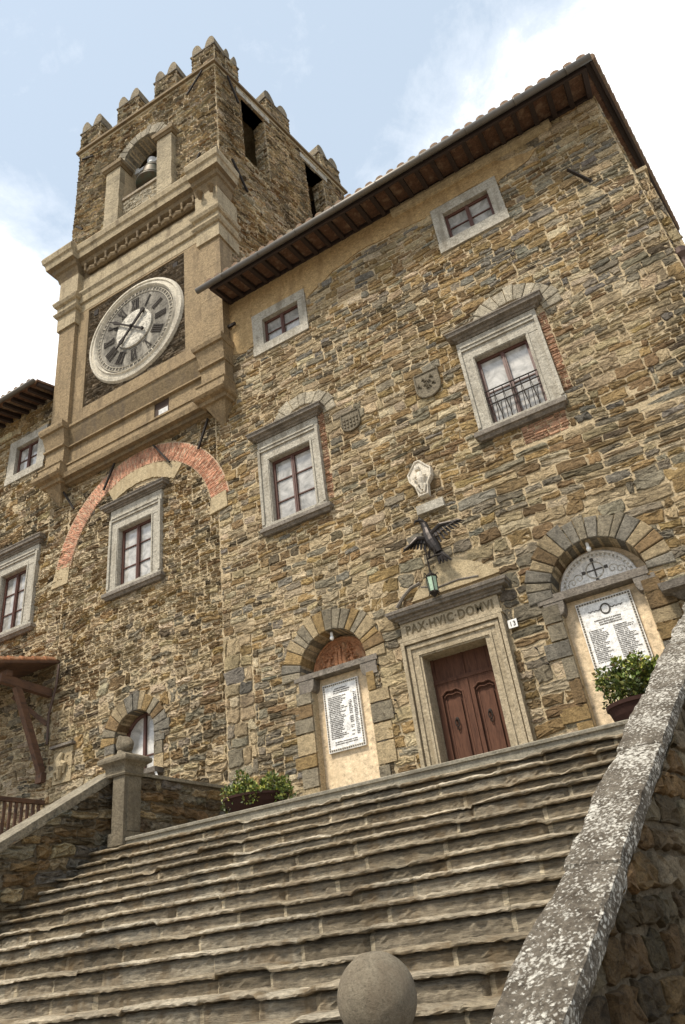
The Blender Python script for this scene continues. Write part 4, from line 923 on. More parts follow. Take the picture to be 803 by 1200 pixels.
# ------------------------------------------------------------------ house on the left
house = thing('stone_house', (-18, Y0, 2), 'rubble stone house with tiled eaves adjoining the clock tower on the left', 'house')
H_O = (-17.72, -15.98, 15.3, 16.98); H_I = (-17.38, -16.33, 15.56, 16.66)
G_O = (-17.5, -15.7, 9.94, 12.44); G_I = (-17.2, -16.12, 10.05, 11.88)
m = MB(); hl = [rect(I[0] - .08, I[1] + .08, I[2] - .04, I[3] + .08) for I in (H_I, G_I)]
m.prism(rect(-24, TL, -.2, 18.2), Y0 + .01, Y0 + .5, 1, holes=hl)
q = cells(rg, -24, TL - .01, .2, 18.1, (.09, .2), (.18, .48), [rect(*H_O), rect(*G_O)], band=(.25, .45), cell=(.5, 1.4))
cf_h = pal_fn({'tan': 1.5, 'ochre': .9, 'brown': .5, 'light': .9, 'dark': .35, 'grey': .6}, 45)
stones(m, q, frontmap(Y0 + .01), rg, proj=(.0, .05), colf=cf_h, gap=.010, jit=.02, rough=.016, wob=.05)
m.build('wall', ['rub', 'mortar'], house)
window(house, H_O, H_I, bars=1, simple_frame=True, d=.045, label='small attic window of the left house under its eaves')
window(house, G_O, G_I, bars=2, cornice=(-17.8, -15.48, 12.45, 12.68, .26), sill=(-17.8, -15.55, 9.75, 9.93, .18), label='tall window of the left house above the tiled canopy')
m = MB(); yg = 11.0; z0 = 17.85; rzz = lambda y: z0 + .27 * (y - yg)
m.hexa([(-24, yg, rzz(yg)), (-15.45, yg, rzz(yg)), (-15.45, 20, rzz(20)), (-24, 20, rzz(20)), (-24, yg, rzz(yg) + .07), (-15.45, yg, rzz(yg) + .07), (-15.45, 20, rzz(20) + .07), (-24, 20, rzz(20) + .07)])
hr = m.build('roof', 'soffit', house)
for i in range(14):
    x = -20.6 + i * .39; m = MB(); y0_, y1_ = yg + .08, Y0 + .1
    m.hexa([(x - .05, y0_, rzz(y0_) - .13), (x + .05, y0_, rzz(y0_) - .13), (x + .05, y1_, rzz(y1_) - .15), (x - .05, y1_, rzz(y1_) - .15), (x - .05, y0_, rzz(y0_) - .002), (x + .05, y0_, rzz(y0_) - .002), (x + .05, y1_, rzz(y1_) - .002), (x - .05, y1_, rzz(y1_) - .002)])
    m.build('rafter', 'rafter', hr)
m = MB()
for i in range(28):
    xc = -23.9 + i * .3; m.tube([(xc, yg - .06, rzz(yg) + .1), (xc, yg + .5, rzz(yg + .5) + .07), (xc, 20, rzz(20) + .07)], .1, 8)
m.build('roof_tile', 'tile', hr)
m = MB(); m.tube([(-24, yg - .08, z0 - .02), (-15.5, yg - .08, z0 - .02)], .075, 10); m.build('gutter', 'gutter', hr, smooth=True)

# tiled timber canopy over a small balcony, left
can = thing('tiled_canopy', (-15.6, Y0, 5.7), 'sloping tiled canopy on dark timber struts against the left wall', 'canopy')
cy0, cy1, cz1 = 10.25, Y0 + .02, 8.62; sl = .24; cx0, cx1 = -20.5, -14.48
cz_ = lambda y: cz1 - sl * (Y0 - y)
m = MB(); m.hexa([(cx0, cy0, cz_(cy0) - .09), (cx1, cy0, cz_(cy0) - .09), (cx1, cy1, cz_(cy1) - .09), (cx0, cy1, cz_(cy1) - .09), (cx0, cy0, cz_(cy0) - .03), (cx1, cy0, cz_(cy0) - .03), (cx1, cy1, cz_(cy1) - .03), (cx0, cy1, cz_(cy1) - .03)])
m.build('canopy_boards', 'oldwood', can)
m = MB()
for i in range(26):
    xc = cx1 - .09 - i * .23
    for j in range(5): y = cy0 - .04 + j * .34; m.tube([(xc, y, cz_(y) + .02), (xc, y + .4, cz_(y + .4) - .005)], [.09, .075], 8)
m.build('canopy_tile', 'terracotta', can)
for xb in (-14.72, -17.4):
    m = MB(); m.bar((xb, Y0, 7.78), (xb, 10.5, 7.86), .15, .2); m.build('beam', 'oldwood', can)
    m = MB(); m.bar((xb, Y0 - .02, 5.75), (xb, 11.0, 7.76), .14, .16); m.box(xb - .1, xb + .1, Y0 - .14, Y0, 5.62, 5.85); m.build('strut', 'oldwood', can)
m = MB(); m.bar((cx0, 10.7, 8.0), (cx1 - .15, 10.7, 8.0), .16, .14); m.build('purlin', 'oldwood', can)
m = MB(); m.bar((-14.72, Y0 - .02, 7.0), (-15.35, 11.4, 7.75), .09, .1); m.build('brace', 'oldwood', can)
m = MB(); m.box(cx0, cx1 + .02, Y0 - .12, Y0, cz1 - .03, cz1 + .06); m.build('flashing', 'plaster_pale', can)
m = MB(); m.tube([(-14.45, Y0 - .05, 8.45), (-14.42, Y0 - .1, 7.9), (-14.6, Y0 - .1, 7.2), (-14.62, Y0 - .06, 6.5)], .03, 8); m.build('wall_pipe', 'copper', house)
rail = thing('timber_railing', (-15.6, 11, 4.1), 'brown timber railing with upright balusters below the canopy', 'railing')
m = MB(); m.bar((-14.6, Y0 - .02, 5.17), (-14.6, 10.55, 5.17), .1, .09); m.bar((-14.6, 10.6, 5.17), (-20.5, 10.6, 5.17), .1, .09); m.bar((-14.6, Y0 - .02, 4.25), (-14.6, 10.55, 4.25), .07, .08); m.bar((-14.6, 10.6, 4.25), (-20.5, 10.6, 4.25), .07, .08)
m.build('handrail', 'oldwood', rail)
m = MB(); m.box(-14.68, -14.52, 10.52, 10.68, 3.6, 5.12); m.build('post', 'oldwood', rail)
for i in range(9):
    m = MB(); y = Y0 - .15 - i * .15; m.box(-14.63, -14.57, y - .025, y + .025, 4.28, 5.13); m.build('baluster', 'oldwood', rail)
for i in range(14):
    m = MB(); x = -14.85 - i * .2; m.box(x - .025, x + .025, 10.575, 10.625, 4.28, 5.13); m.build('baluster', 'oldwood', rail)
m = MB(); m.box(-20.5, -14.5, 10.5, Y0, 3.7, 3.9); m.bar((-14.6, Y0, 2.2), (-14.6, 10.6, 3.7), .15); m.build('deck', 'oldwood', rail)

# ------------------------------------------------------------------ staircase
stair = thing('staircase', (-4.8, 6.5, 0), 'broad flight of worn stone steps rising to the town hall landing', 'staircase')
RIS, TRD = .175, .306; NST = 19; YL = 9.2
XI = lambda y: -2.09 + .2045 * y          # inner edge of the right coping
rs = np.random.default_rng(77)
def step(k, x0, x1, name='step'):
    y = YL - TRD * k; z = LAND - RIS * k; xs = np.arange(x0, x1 + .04, .045); n = len(xs)
    # blocks of stone with their own settling
    j = [x0]; 
    while j[-1] < x1: j.append(j[-1] + rs.uniform(.5, 1.5))
    blk = np.searchsorted(j, xs, side='right') - 1; nb = len(j)
    dz = rs.normal(0, .009, nb)[blk]; dy = rs.normal(0, .018, nb)[blk]; colb = [jcol([(.44, .37, .265), (.37, .305, .21), (.52, .45, .335), (.31, .255, .175)][rs.integers(0, 4)], rs, .15) for _ in range(nb)]
    dist = np.min(np.abs(xs[:, None] - np.array(j)[None, :]), 1); jt = np.where(dist < .023, 1, 0)
    w = .003 * (vnoise(xs * 1.1, xs * 0 + k * 3.3, 5) - .5) * 2 + .003 * (vnoise(xs * 4.3, xs * 0 + k * 1.7, 6) - .5) * 2 + .006 * (vnoise(xs * 19, xs * 0 + k * 2.7, 9) - .5) * 2
    chip = np.maximum(0, vnoise(xs * 3.2, xs * 0 + k * 7.7, 12) - .74) * .22 + np.maximum(0, vnoise(xs * 11, xs * 0 + k * 3.7, 14) - .8) * .10
    wr = (vnoise(xs * 9, xs * 0 + k * 5.1, 8) - .5) * .014
    prof = [(.03, -RIS - .03), (.032, -.14), (.034, -.115), (.03, -.080), (.075, -.050), (.03, -.042), (-.018, -.036), (-.024, -.020), (-.006, -.004), (.05, .0), (.18, -.006), (.40, .002)]
    V = []
    for i in range(n):
        for a, (py, pz) in enumerate(prof):
            up = 1. if a >= 5 else .25
            V.append((xs[i], y + py + dy[i] + (w[i] + chip[i]) * (1 if 5 <= a <= 9 else .3) + jt[i] * .012 * (a < 10) + (wr[i] + rs.normal(0, .004) if a in (1, 2, 3) else 0) + rs.normal(0, .003), z + pz + (dz[i] * up + w[i] * .8 * up - chip[i] * .7 * (a in (7, 8, 9)) - jt[i] * .010 * (a > 4)) + rs.normal(0, .003)))
    K = len(prof); m = MB(); m.v.append(np.array(V)); m.n = len(V)
    for i in range(n - 1):
        for a in range(K - 1):
            m.f.append((i * K + a, (i + 1) * K + a, (i + 1) * K + a + 1, i * K + a + 1)); m.m.append(0)
            c = colb[blk[i]]; c = tuple(q_ * .72 for q_ in c) if a < 4 else ((.07, .054, .032) if a < 5 else c); f = .5 if jt[i] and a < 3 else 1.  # recess under the lip coloured near black as a painted shadow line
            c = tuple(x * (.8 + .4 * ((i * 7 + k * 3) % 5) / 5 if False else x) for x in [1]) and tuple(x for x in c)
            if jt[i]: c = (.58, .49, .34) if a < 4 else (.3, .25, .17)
            m.c.append(c)
    m.f.append(tuple(range(K))[::-1]); m.m.append(0); m.c.append((.2, .17, .12)); m.f.append(tuple((n - 1) * K + a for a in range(K))); m.m.append(0); m.c.append((.2, .17, .12))
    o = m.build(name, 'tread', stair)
    return o
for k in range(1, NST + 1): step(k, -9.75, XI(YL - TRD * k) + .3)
m = MB(); m.profile([(LAND - .34, -.06), (LAND - .175, -.05), (LAND - .17, 0), (LAND - .05, .0), (LAND - .045, .03), (LAND - .01, .035), (LAND, .025), (LAND, -.5)], -9.24, .2, yb=YL + .6, yf=YL, rl=0, rr=0)
m.box(-9.3, .1, YL + .45, Y0 + .45, LAND - .3, LAND - .004); stl = m.build('landing', 'slab', stair)
m = MB(); m.box(.0, 2.4, 9.9, Y0 - .01, -.2, LAND - .12, 1); m.box(.0, 2.46, 9.84, Y0 - .01, LAND - .118, LAND - .002, 2)
q = cells(rs, .02, 2.4, 0, LAND - .13, (.14, .26), (.25, .6), [], band=(.3, .5), cell=(.7, 1.8)); stones(m, q, frontmap(9.9), rs, proj=(.01, .04), colf=cf_main, rough=.008)
q = cells(rs, 9.9, Y0 - .02, 0, LAND - .13, (.14, .26), (.25, .6), [], band=(.3, .5), cell=(.7, 1.8)); stones(m, q, lambda u, v, d: np.stack([np.full_like(u, 2.4) + d, u, v], 1), rs, proj=(.01, .04), colf=cf_main, rough=.008)
m.build('side_terrace', ['stone', 'mortar', 'slab'], stair)
m = MB(); m.add([(-9.75, YL + .3, 0), (-9.75, YL - TRD * NST - .0, 0), (-9.75, YL - TRD * NST, .02), (-9.75, YL + .3, LAND - .5), (.6, YL + .3, 0), (.6, YL - TRD * NST, 0), (.6, YL - TRD * NST, .02), (.6, YL + .3, LAND - .5)], [(0, 1, 2, 3), (4, 7, 6, 5), (3, 2, 6, 7), (0, 3, 7, 4)]); m.build('stair_core', 'mortar_dark', stair)

# left parapet: return along the landing, corner pier, sloping wing beside the steps
lpar = thing('parapet_wall', (-9.7, 7, 0), 'brown coursed stone parapet wall climbing the left side of the steps to a capped pier', 'parapet wall')
cfp0 = pal_fn({'brown': .8, 'grey': 1.6, 'dark': .6, 'tan': .5, 'blue': .6}, 61, scale=.9)
cfp = lambda *a: cfp0(*a) * .95
PT = 4.50
def xplane(x, top=None): return lambda u, v, d: np.stack([np.full_like(u, x) + d, u, v if top is None else np.minimum(v, top(u))], 1)     # face looking +x, u = y
m = MB(); m.box(-9.62, -9.3, 9.5, Y0, LAND - .2, PT - .06, 1)
q = cells(rg, 9.52, Y0, LAND, PT - .06, (.12, .22), (.25, .6), [], band=(.2, .36), cell=(.6, 1.4)); stones(m, q, xplane(-9.3), rg, proj=(.01, .06), colf=cfp, gap=.008, jit=.016, rough=.018)
m.build('return_wall', ['dark_stone', 'mortar_dark'], lpar)
m = MB(); m.box(-9.66, -9.24, 9.55, Y0, PT - .055, PT + .0); m.build('coping', 'wallcope', lpar)
zc = lambda y: 4.51 + .569 * (y - 9.216)
m = MB(); ys0, ys1 = 3.0, 9.42
m.hexa([(-10.05, ys0, -.3), (-9.68, ys0, -.3), (-9.68, ys1, -.3), (-10.05, ys1, -.3), (-10.05, ys0, zc(ys0) - .14), (-9.68, ys0, zc(ys0) - .14), (-9.68, ys1, zc(ys1) - .14), (-10.05, ys1, zc(ys1) - .14)], 1)
q = cells(rg, ys0, ys1, 0, 4.6, (.14, .26), (.3, .7), [], band=(.28, .5), cell=(.6, 1.6)); q = q[(q[:, 3] < zc(q[:, 1]) + .05) & (q[:, 3] > LAND - .175 * 19 + .569 * (q[:, 0] - 3.4) - 1.0)]
stones(m, q, xplane(-9.68, lambda u: zc(u) - .12), rg, proj=(.01, .07), colf=cfp, gap=.008, jit=.02, rough=.02)
m.build('wing_wall', ['dark_stone', 'mortar_dark'], lpar)
m = MB(); nsg = 40
for i in range(nsg):
    a, b = ys0 + (ys1 - ys0) * i / nsg, ys0 + (ys1 - ys0) * (i + 1) / nsg - (.012 if i % 8 == 7 else 0); j = random.uniform(-.008, .008)
    m.hexa([(-10.1, a, zc(a) - .15), (-9.63 + j, a, zc(a) - .15), (-9.63 + j, b, zc(b) - .15), (-10.1, b, zc(b) - .15), (-10.09, a, zc(a)), (-9.62 + j, a, zc(a) + j * .5), (-9.62 + j, b, zc(b) + j * .5), (-10.09, b, zc(b))])
m.build('sloping_coping', 'wallcope', lpar)
m = MB(); px0, px1, py0, py1 = -9.64, -9.24, 9.17, 9.56
m.box(px0 + .14, px1, py0, py1, 1.5, PT - .05); m.box(px0 + .2, px1 + .02, py0 + .07, py1 - .07, LAND + .12, PT - .12); m.box(px0 + .12, px1 + .05, py0 - .05, py1 + .04, LAND - .1, LAND + .1)
pier = m.build('pier', 'pier', lpar)
def sqprof(m, prof, x0, x1, y0, y1):
    vs = []
    for z, d in prof: vs += [(x0 - d, y0 - d, z), (x1 + d, y0 - d, z), (x1 + d, y1 + d, z), (x0 - d, y1 + d, z)]
    n = len(prof); fs = [(4 * i + k, 4 * i + (k + 1) % 4, 4 * i + 4 + (k + 1) % 4, 4 * i + 4 + k) for i in range(n - 1) for k in range(4)]
    m.add(vs, fs + [(3, 2, 1, 0), tuple(4 * (n - 1) + k for k in range(4))])
m = MB(); sqprof(m, [(PT - .07, .0), (PT - .07, .03), (PT - .04, .045), (PT - .02, .02), (PT + .08, .03), (PT + .13, .07), (PT + .16, .12), (PT + .2, .13), (PT + .235, .12), (PT + .29, .02), (PT + .3, -.05)], px0, px1, py0, py1); m.build('pier_cap', 'pier', pier)
# worn animal-head finial
fin = MB(); fc = Vector(((px0 + px1) / 2 - .02, (py0 + py1) / 2, PT + .48)); vs = []; fs = []; n1, n2 = 16, 22
for i in range(n1 + 1):
    a = PI * i / n1
    for k in range(n2):
        t = 2 * PI * k / n2; d = Vector((math.sin(a) * math.cos(t), math.sin(a) * math.sin(t), math.cos(a)))
        r = .142 + .02 * float(vnoise(np.array([d.x * 3 + 5]), np.array([d.z * 3 + d.y * 2]), 3)[0])
        r += .075 * max(0, d.dot(Vector((.85, -.35, -.25)).normalized())) ** 6 - .02 * max(0, d.dot(Vector((.8, -.3, .35)).normalized())) ** 12
        r += .05 * max(0, d.dot(Vector((-.1, -.7, .75)).normalized())) ** 20
        vs.append(tuple(fc + d * r))
for i in range(n1):
    for k in range(n2): fs.append((i * n2 + k, i * n2 + (k + 1) % n2, (i + 1) * n2 + (k + 1) % n2, (i + 1) * n2 + k))
fin.add(vs, fs); fin.lathe([(.17, 0), (.18, .03), (.13, .07), (.12, .14)], (fc.x, fc.y, PT + .27), 14)
fin.build('stone_finial', 'pier', None, smooth=True, label='small weathered rounded stone head on top of the left pier cap', cat='finial')

# right parapet with lichened coping
rpar = thing('parapet_wall', (-1, 6, 0), 'dark rough stone parapet wall with broad lichen-spotted coping right of the steps', 'parapet wall')
WX = lambda y: XI(y) + .275
m = MB(); ya, yb_ = 3.3, Y0 - .03; TH = .26
zr = lambda y: min(zc(y), 6.2)
m.hexa([(WX(ya) - TH, ya, -.3), (WX(ya), ya, -.3), (WX(yb_), yb_, -.3), (WX(yb_) - TH, yb_, -.3), (WX(ya) - TH, ya, zc(ya) - .13), (WX(ya), ya, zc(ya) - .13), (WX(yb_), yb_, zc(yb_) - .13), (WX(yb_) - TH, yb_, zc(yb_) - .13)], 1)
rl = math.hypot(.2045, 1); ux, uy = .2045 / rl, 1 / rl
def rmap(u, v, d): y = ya + u * uy; return np.stack([WX(ya) + u * ux + uy * d, y - ux * d, np.minimum(v, zc(y) - .12)], 1)
q = cells(rg, 0, 8.8, -.1, 6.1, (.15, .21), (.22, .38), [], band=(.16, .21), cell=(1.5, 3)); q = q[q[:, 3] < 4.51 + .569 * (ya + q[:, 1] * uy - 9.216) + .05]
cfr0 = pal_fn({'brown': 1.0, 'dark': .8, 'grey': 1.0}, 71, scale=1.2)
cfr = lambda *a: cfr0(*a) * np.array([.80, .74, .64])
stones(m, q, rmap, rg, proj=(.02, .05), colf=cfr, gap=.009, bev=.014, jit=.012, rough=.008, wob=.015)
m.build('wall', ['dark_stone', 'mortar_dark'], rpar)
y = ya; k = 0
while y < yb_ - .1:
    L = rs.uniform(.95, 1.35); y1 = min(y + L, yb_); m = MB(); ns = int((y1 - y) / .06) + 2; V = []
    off = rs.normal(0, .012); cs = [(.005, -.13), (-.004, -.07), (-.006, -.006), (.012, .0), (.09, .002), (.15, .004), (.21, .002), (.300, .0), (.322, -.008), (.326, -.07), (.31, -.13)]
    for i in range(ns):
        yy = y + .006 + (y1 - y - .012) * i / (ns - 1); e = -.012 if i in (0, ns - 1) else 0
        wv = (vnoise(np.array([yy * 2.1]), np.array([0.]), 3)[0] - .5) * .05 + (vnoise(np.array([yy * 7]), np.array([2.]), 4)[0] - .5) * .025
        for a, (px, pz) in enumerate(cs):
            edge = 1 if a < 4 else 0
            V.append((XI(yy) + px + off + wv * edge + rs.normal(0, .003), yy, zc(yy) + pz * 1.0 + e * (a > 1 and a < 9) + rs.normal(0, .003) + .012 * (vnoise(np.array([yy * 3]), np.array([px * 8]), 2)[0] - .5)))
    K = len(cs); fs = [(i * K + a, i * K + a + 1, (i + 1) * K + a + 1, (i + 1) * K + a) for i in range(ns - 1) for a in range(K - 1)] + [(i * K, (i + 1) * K, (i + 1) * K + K - 1, i * K + K - 1) for i in range(ns - 1)] + [tuple(range(K)), tuple((ns - 1) * K + a for a in range(K))[::-1]]
    m.add(V, fs); m.build('coping_stone', 'lichen', rpar); y = y1 + .014; k += 1
# ball on its post at the foot of the steps
post = thing('stone_ball_post', (-1.62, 3.0, 0), 'smooth grey stone ball on a square post at the foot of the steps', 'stone ball')
m = MB(); m.lathe([(.157 * math.sin(t), .157 * -math.cos(t)) for t in np.linspace(.02, PI - .02, 40)], (-1.625, 3.0, 1.398), 64)
Vb = m.v[0]; cb = np.array([-1.625, 3.0, 1.398]); dn_ = (Vb - cb) / np.linalg.norm(Vb - cb, axis=1)[:, None]
kk = 1 + .014 * (vnoise(dn_[:, 0] * 2 + dn_[:, 1], dn_[:, 2] * 2.3, 3) - .5) - .10 * np.maximum(0, vnoise(dn_[:, 0] * 6 + dn_[:, 1] * 4, dn_[:, 2] * 6, 8) - .86)
for cx_, cz_2, dd_ in ((.62, -.1, .03), (.6, -.33, .035)): kk -= dd_ * np.exp(-((dn_[:, 0] - cx_) ** 2 + (dn_[:, 2] - cz_2) ** 2) / .004) * (dn_[:, 1] < 0)
m.v[0] = cb + (Vb - cb) * kk[:, None]; m.build('ball', 'ball', post, smooth=True)
m = MB(); m.box(-1.80, -1.45, 2.82, 3.18, -.1, 1.05); sqprof(m, [(1.05, 0), (1.05, .03), (1.1, .04), (1.14, .035), (1.15, 0)], -1.80, -1.45, 2.82, 3.18); m.lathe([(.1, 0), (.08, .04), (.08, .1)], (-1.625, 3.0, 1.15), 16); m.build('post', 'pier', post)

# ------------------------------------------------------------------ planters and shrubs
def planter(x, y, r, h, label):
    t = thing('planter', (x, y, LAND), label, 'planter', 'dark bowls on the landing'); m = MB()
    m.lathe([(r * .62, .0), (r * .72, .05), (r * .93, h * .6), (r * 1.0, h * .86), (r * 1.05, h * .88), (r * 1.05, h), (r * .95, h), (r * .93, h * .85), (r * .6, h * .8)], (x, y, LAND), 36); m.build('bowl', 'pot', t, smooth=False)
    m = MB(); m.lathe([(r * .93, 0), (r * .5, .03), (0, .04)], (x, y, LAND + h * .84), 20); m.build('soil', 'ground', t)
    return t
planter(-7.15, 9.95, .50, .30, 'wide dark terracotta bowl at the left end of the landing')
planter(-1.12, 10.3, .42, .40, 'dark terracotta bowl behind the lichened coping on the right')
def shrub(x, y, z, rx, rz_, n, label, seed, leaf=.035, clumps=26):
    t = thing('shrub', (x, y, z), label, 'shrub'); r = np.random.default_rng(seed); m = MB(); st = MB()
    cl = []
    for i in range(clumps):
        a = r.uniform(0, 2 * PI); e = r.uniform(.05, 1.); rr = rx * math.sqrt(r.uniform(.03, 1)); h = rz_ * (e * math.sqrt(max(0, 1 - (rr / rx) ** 2 * .75)))
        c = Vector((x + rr * math.cos(a), y + rr * .8 * math.sin(a), z + h)); c = c + Vector((0, 0, r.uniform(.02, .16) if r.random() < .2 else 0)); cl.append((c, r.uniform(.05, .13), r.uniform(.45, 1.5)))
        st.tube([(x + rr * .2 * math.cos(a), y + rr * .2 * math.sin(a), z - .05), tuple((Vector((x, y, z)) + c) / 2 + Vector((0, 0, .03))), tuple(c)], [.012, .008, .004], 5)
    for i in range(n):
        c, s, br = cl[r.integers(0, clumps)]; d = Vector(r.normal(0, 1, 3)); d.normalize(); p = c + d * s * r.uniform(.5, 1.15)
        ax = (d + Vector(r.normal(0, .5, 3)) + Vector((0, 0, .4))).normalized(); b = ax.cross(Vector(r.normal(0, 1, 3))).normalized(); L = leaf * r.uniform(.7, 1.4); w = L * .36
        g = br * r.uniform(.6, 1.3); yel = r.random() < .25
        col = (.24 * g, .17 * g, .07 * g) if r.random() < .05 else (.30 * g, .31 * g, .06 * g) if yel else (.09 * g, .125 * g, .022 * g)
        nn = ax.cross(b) * L * .12
        m.add([tuple(p), tuple(p + ax * L * .5 + b * w + nn), tuple(p + ax * L), tuple(p + ax * L * .5 - b * w + nn)], [(0, 1, 2, 3)], 0, col)
    m.build('foliage', 'leaf', t); st.build('stem', 'oldwood', t); return t
shrub(-7.13, 9.95, LAND + .24, .54, .25, 6500, 'low rounded green shrub filling the bowl at the left of the landing', 5, .05, 70)
shrub(-1.12, 10.25, LAND + .42, .42, .50, 4200, 'bushy dark green shrub in the bowl beside the right coping', 6, .055, 46)

# ------------------------------------------------------------------ plaques, sculpture, lantern
def plaque(x0, x1, z0, z1, y, label, seed, cols2, head):
    t = thing('memorial_plaque', ((x0 + x1) / 2, y, z0), label, 'plaque'); r = np.random.default_rng(seed)
    m = MB(); m.box(x0, x1, y - .06, y, z0, z1); m.build('slab', 'marble', t)
    m = MB(); b = .05; yy = y - .062; s = .045
    nx = int((x1 - x0 - .06) / s); nz = int((z1 - z0 - .06) / s)
    for i in range(nx + 1):
        for zz in (z0 + .035, z1 - .035): xx = x0 + .03 + (x1 - x0 - .06) * i / nx; m.box(xx - .012, xx + .012, yy - .008, yy, zz - .012, zz + .012)
    for i in range(1, nz):
        for xx in (x0 + .03, x1 - .03): zz = z0 + .035 + (z1 - z0 - .07) * i / nz; m.box(xx - .012, xx + .012, yy - .008, yy, zz - .012, zz + .012)
    for (a_, b_, c_, d2) in ((x0 + .01, x1 - .01, z0 + .015, z0 + .055), (x0 + .01, x1 - .01, z1 - .055, z1 - .015), (x0 + .01, x0 + .05, z0 + .0551, z1 - .0551), (x1 - .05, x1 - .01, z0 + .0551, z1 - .0551)): m.box(a_, b_, yy, yy + .0018, c_, d2, 1)
    m.build('border', ['ink', 'oldmarble'], t)
    def line(xa, xb, z, h=.018):
        x = xa; m = MB()
        while x < xb:
            w = r.uniform(.006, .014); m.box(x, x + w, yy - .004, yy, z - h * r.uniform(.35, .5), z + h * r.uniform(.35, .5)); x += w + r.uniform(.004, .008) + (.012 if r.random() < .14 else 0)
        m.box(xa, xb, yy - .0005, yy, z - .0015, z + .0015)
        m.build('text_line', 'ink', t)
    xc = (x0 + x1) / 2; W = x1 - x0
    for j in range(head): line(xc - W * .26 * r.uniform(.6, 1), xc + W * .26 * r.uniform(.6, 1), z1 - .13 - (.24 if cols2 == 2 else 0) * 1 - j * .04, .026)
    top = z1 - (.52 if cols2 == 2 else .28); zz = top
    while zz > z0 + .24:
        if cols2 == 2:
            line(x0 + W * .10, x0 + W * r.uniform(.3, .42), zz); line(x0 + W * .54, x0 + W * r.uniform(.76, .9), zz)
        else:
            line(x0 + W * .12, x0 + W * r.uniform(.42, .62), zz, .022); line(x0 + W * .68, x0 + W * r.uniform(.74, .78), zz, .022) if r.random() < .7 else None; line(x0 + W * .82, x0 + W * .9, zz, .022)
        zz -= .030 if cols2 == 2 else .034
    for j in range(2): line(x0 + W * .2, x1 - W * .2, z0 + .17 - j * .04, .02)
    m = MB(); m.box(xc - .002, xc + .002, yy - .001, yy, z1 - .3, z1 - .28)
    if cols2 == 2:      # carved wreath and ribbons at the head
        for sx in (-1, 1):
            m.tube([(xc + sx * (.07 + .02 * i + .01 * math.sin(i * 1.7)), yy, z1 - .2 + .012 * math.sin(i * 1.9)) for i in range(12)], .008, 5)
        m.tube([(xc + .075 * math.cos(a), yy, z1 - .2 + .085 * math.sin(a)) for a in np.linspace(0, 2 * PI, 18)], .014, 6)
    if cols2 == 2: m.build('carved_wreath', 'ink', t)
    return t
sl_ = (Y0 + .2) / Y0
plaque(-6.88 * sl_ + .02, -6.09 * sl_ + .02, 4.66, 5.97, Y0 + .2, 'white marble plaque with dotted border under the terracotta lunette', 3, 1, 3)
plaque(-1.80 * sl_, -.89 * sl_, 4.74, 6.05, Y0 + .2, 'white marble plaque with two columns of names beside the right shrub', 4, 2, 3)
m = MB(); x, z = -3.99, 9.5
out = [(-.05, .44), (.05, .44), (.27, .18), (.25, .0), (.14, -.16), (.10, -.42), (-.10, -.42), (-.14, -.16), (-.25, .0), (-.27, .18)]
rel = thing('relief_panel', (x, Y0, z - .42), 'white six-sided carved stone relief high above the door', 'relief')
m.prism([(x + a, z + b) for a, b in out], Y0 - .13, Y0 + .03); m.build('panel', 'oldmarble', rel)
m = MB(); P = [(x + a * .93, Y0 - .14, z + b * .95) for a, b in out]; m.tube(P + [P[0]], .022, 6); m.build('panel_rim', 'oldmarble', rel)
m = MB(); m.tube([(x, Y0 - .15, z + .12), (x + .02, Y0 - .17, z - .04), (x + .01, Y0 - .15, z - .28)], [.07, .08, .03], 10); m.lathe([(0, -.07), (.05, -.05), (.06, 0), (.05, .05), (0, .07)], (x - .02, Y0 - .17, z + .24), 10)
for s in (-1, 1): m.tube([(x, Y0 - .15, z + .1), (x + s * .13, Y0 - .17, z + .02), (x + s * .05, Y0 - .18, z - .08)], [.03, .028, .018], 7); m.tube([(x + s * .02, Y0 - .15, z - .1), (x + s * .09, Y0 - .16, z - .2), (x + s * .03, Y0 - .15, z - .34)], [.04, .035, .02], 7)
m.build('carved_figure', 'oldmarble', rel)
m = MB(); m.box(-4.22, -3.63, Y0 - .1, Y0 + .02, 8.73, 8.93); m.build('stone_shelf', 'trim', None, label='plain grey stone block between the white relief and the bronze eagle', cat='stone block')
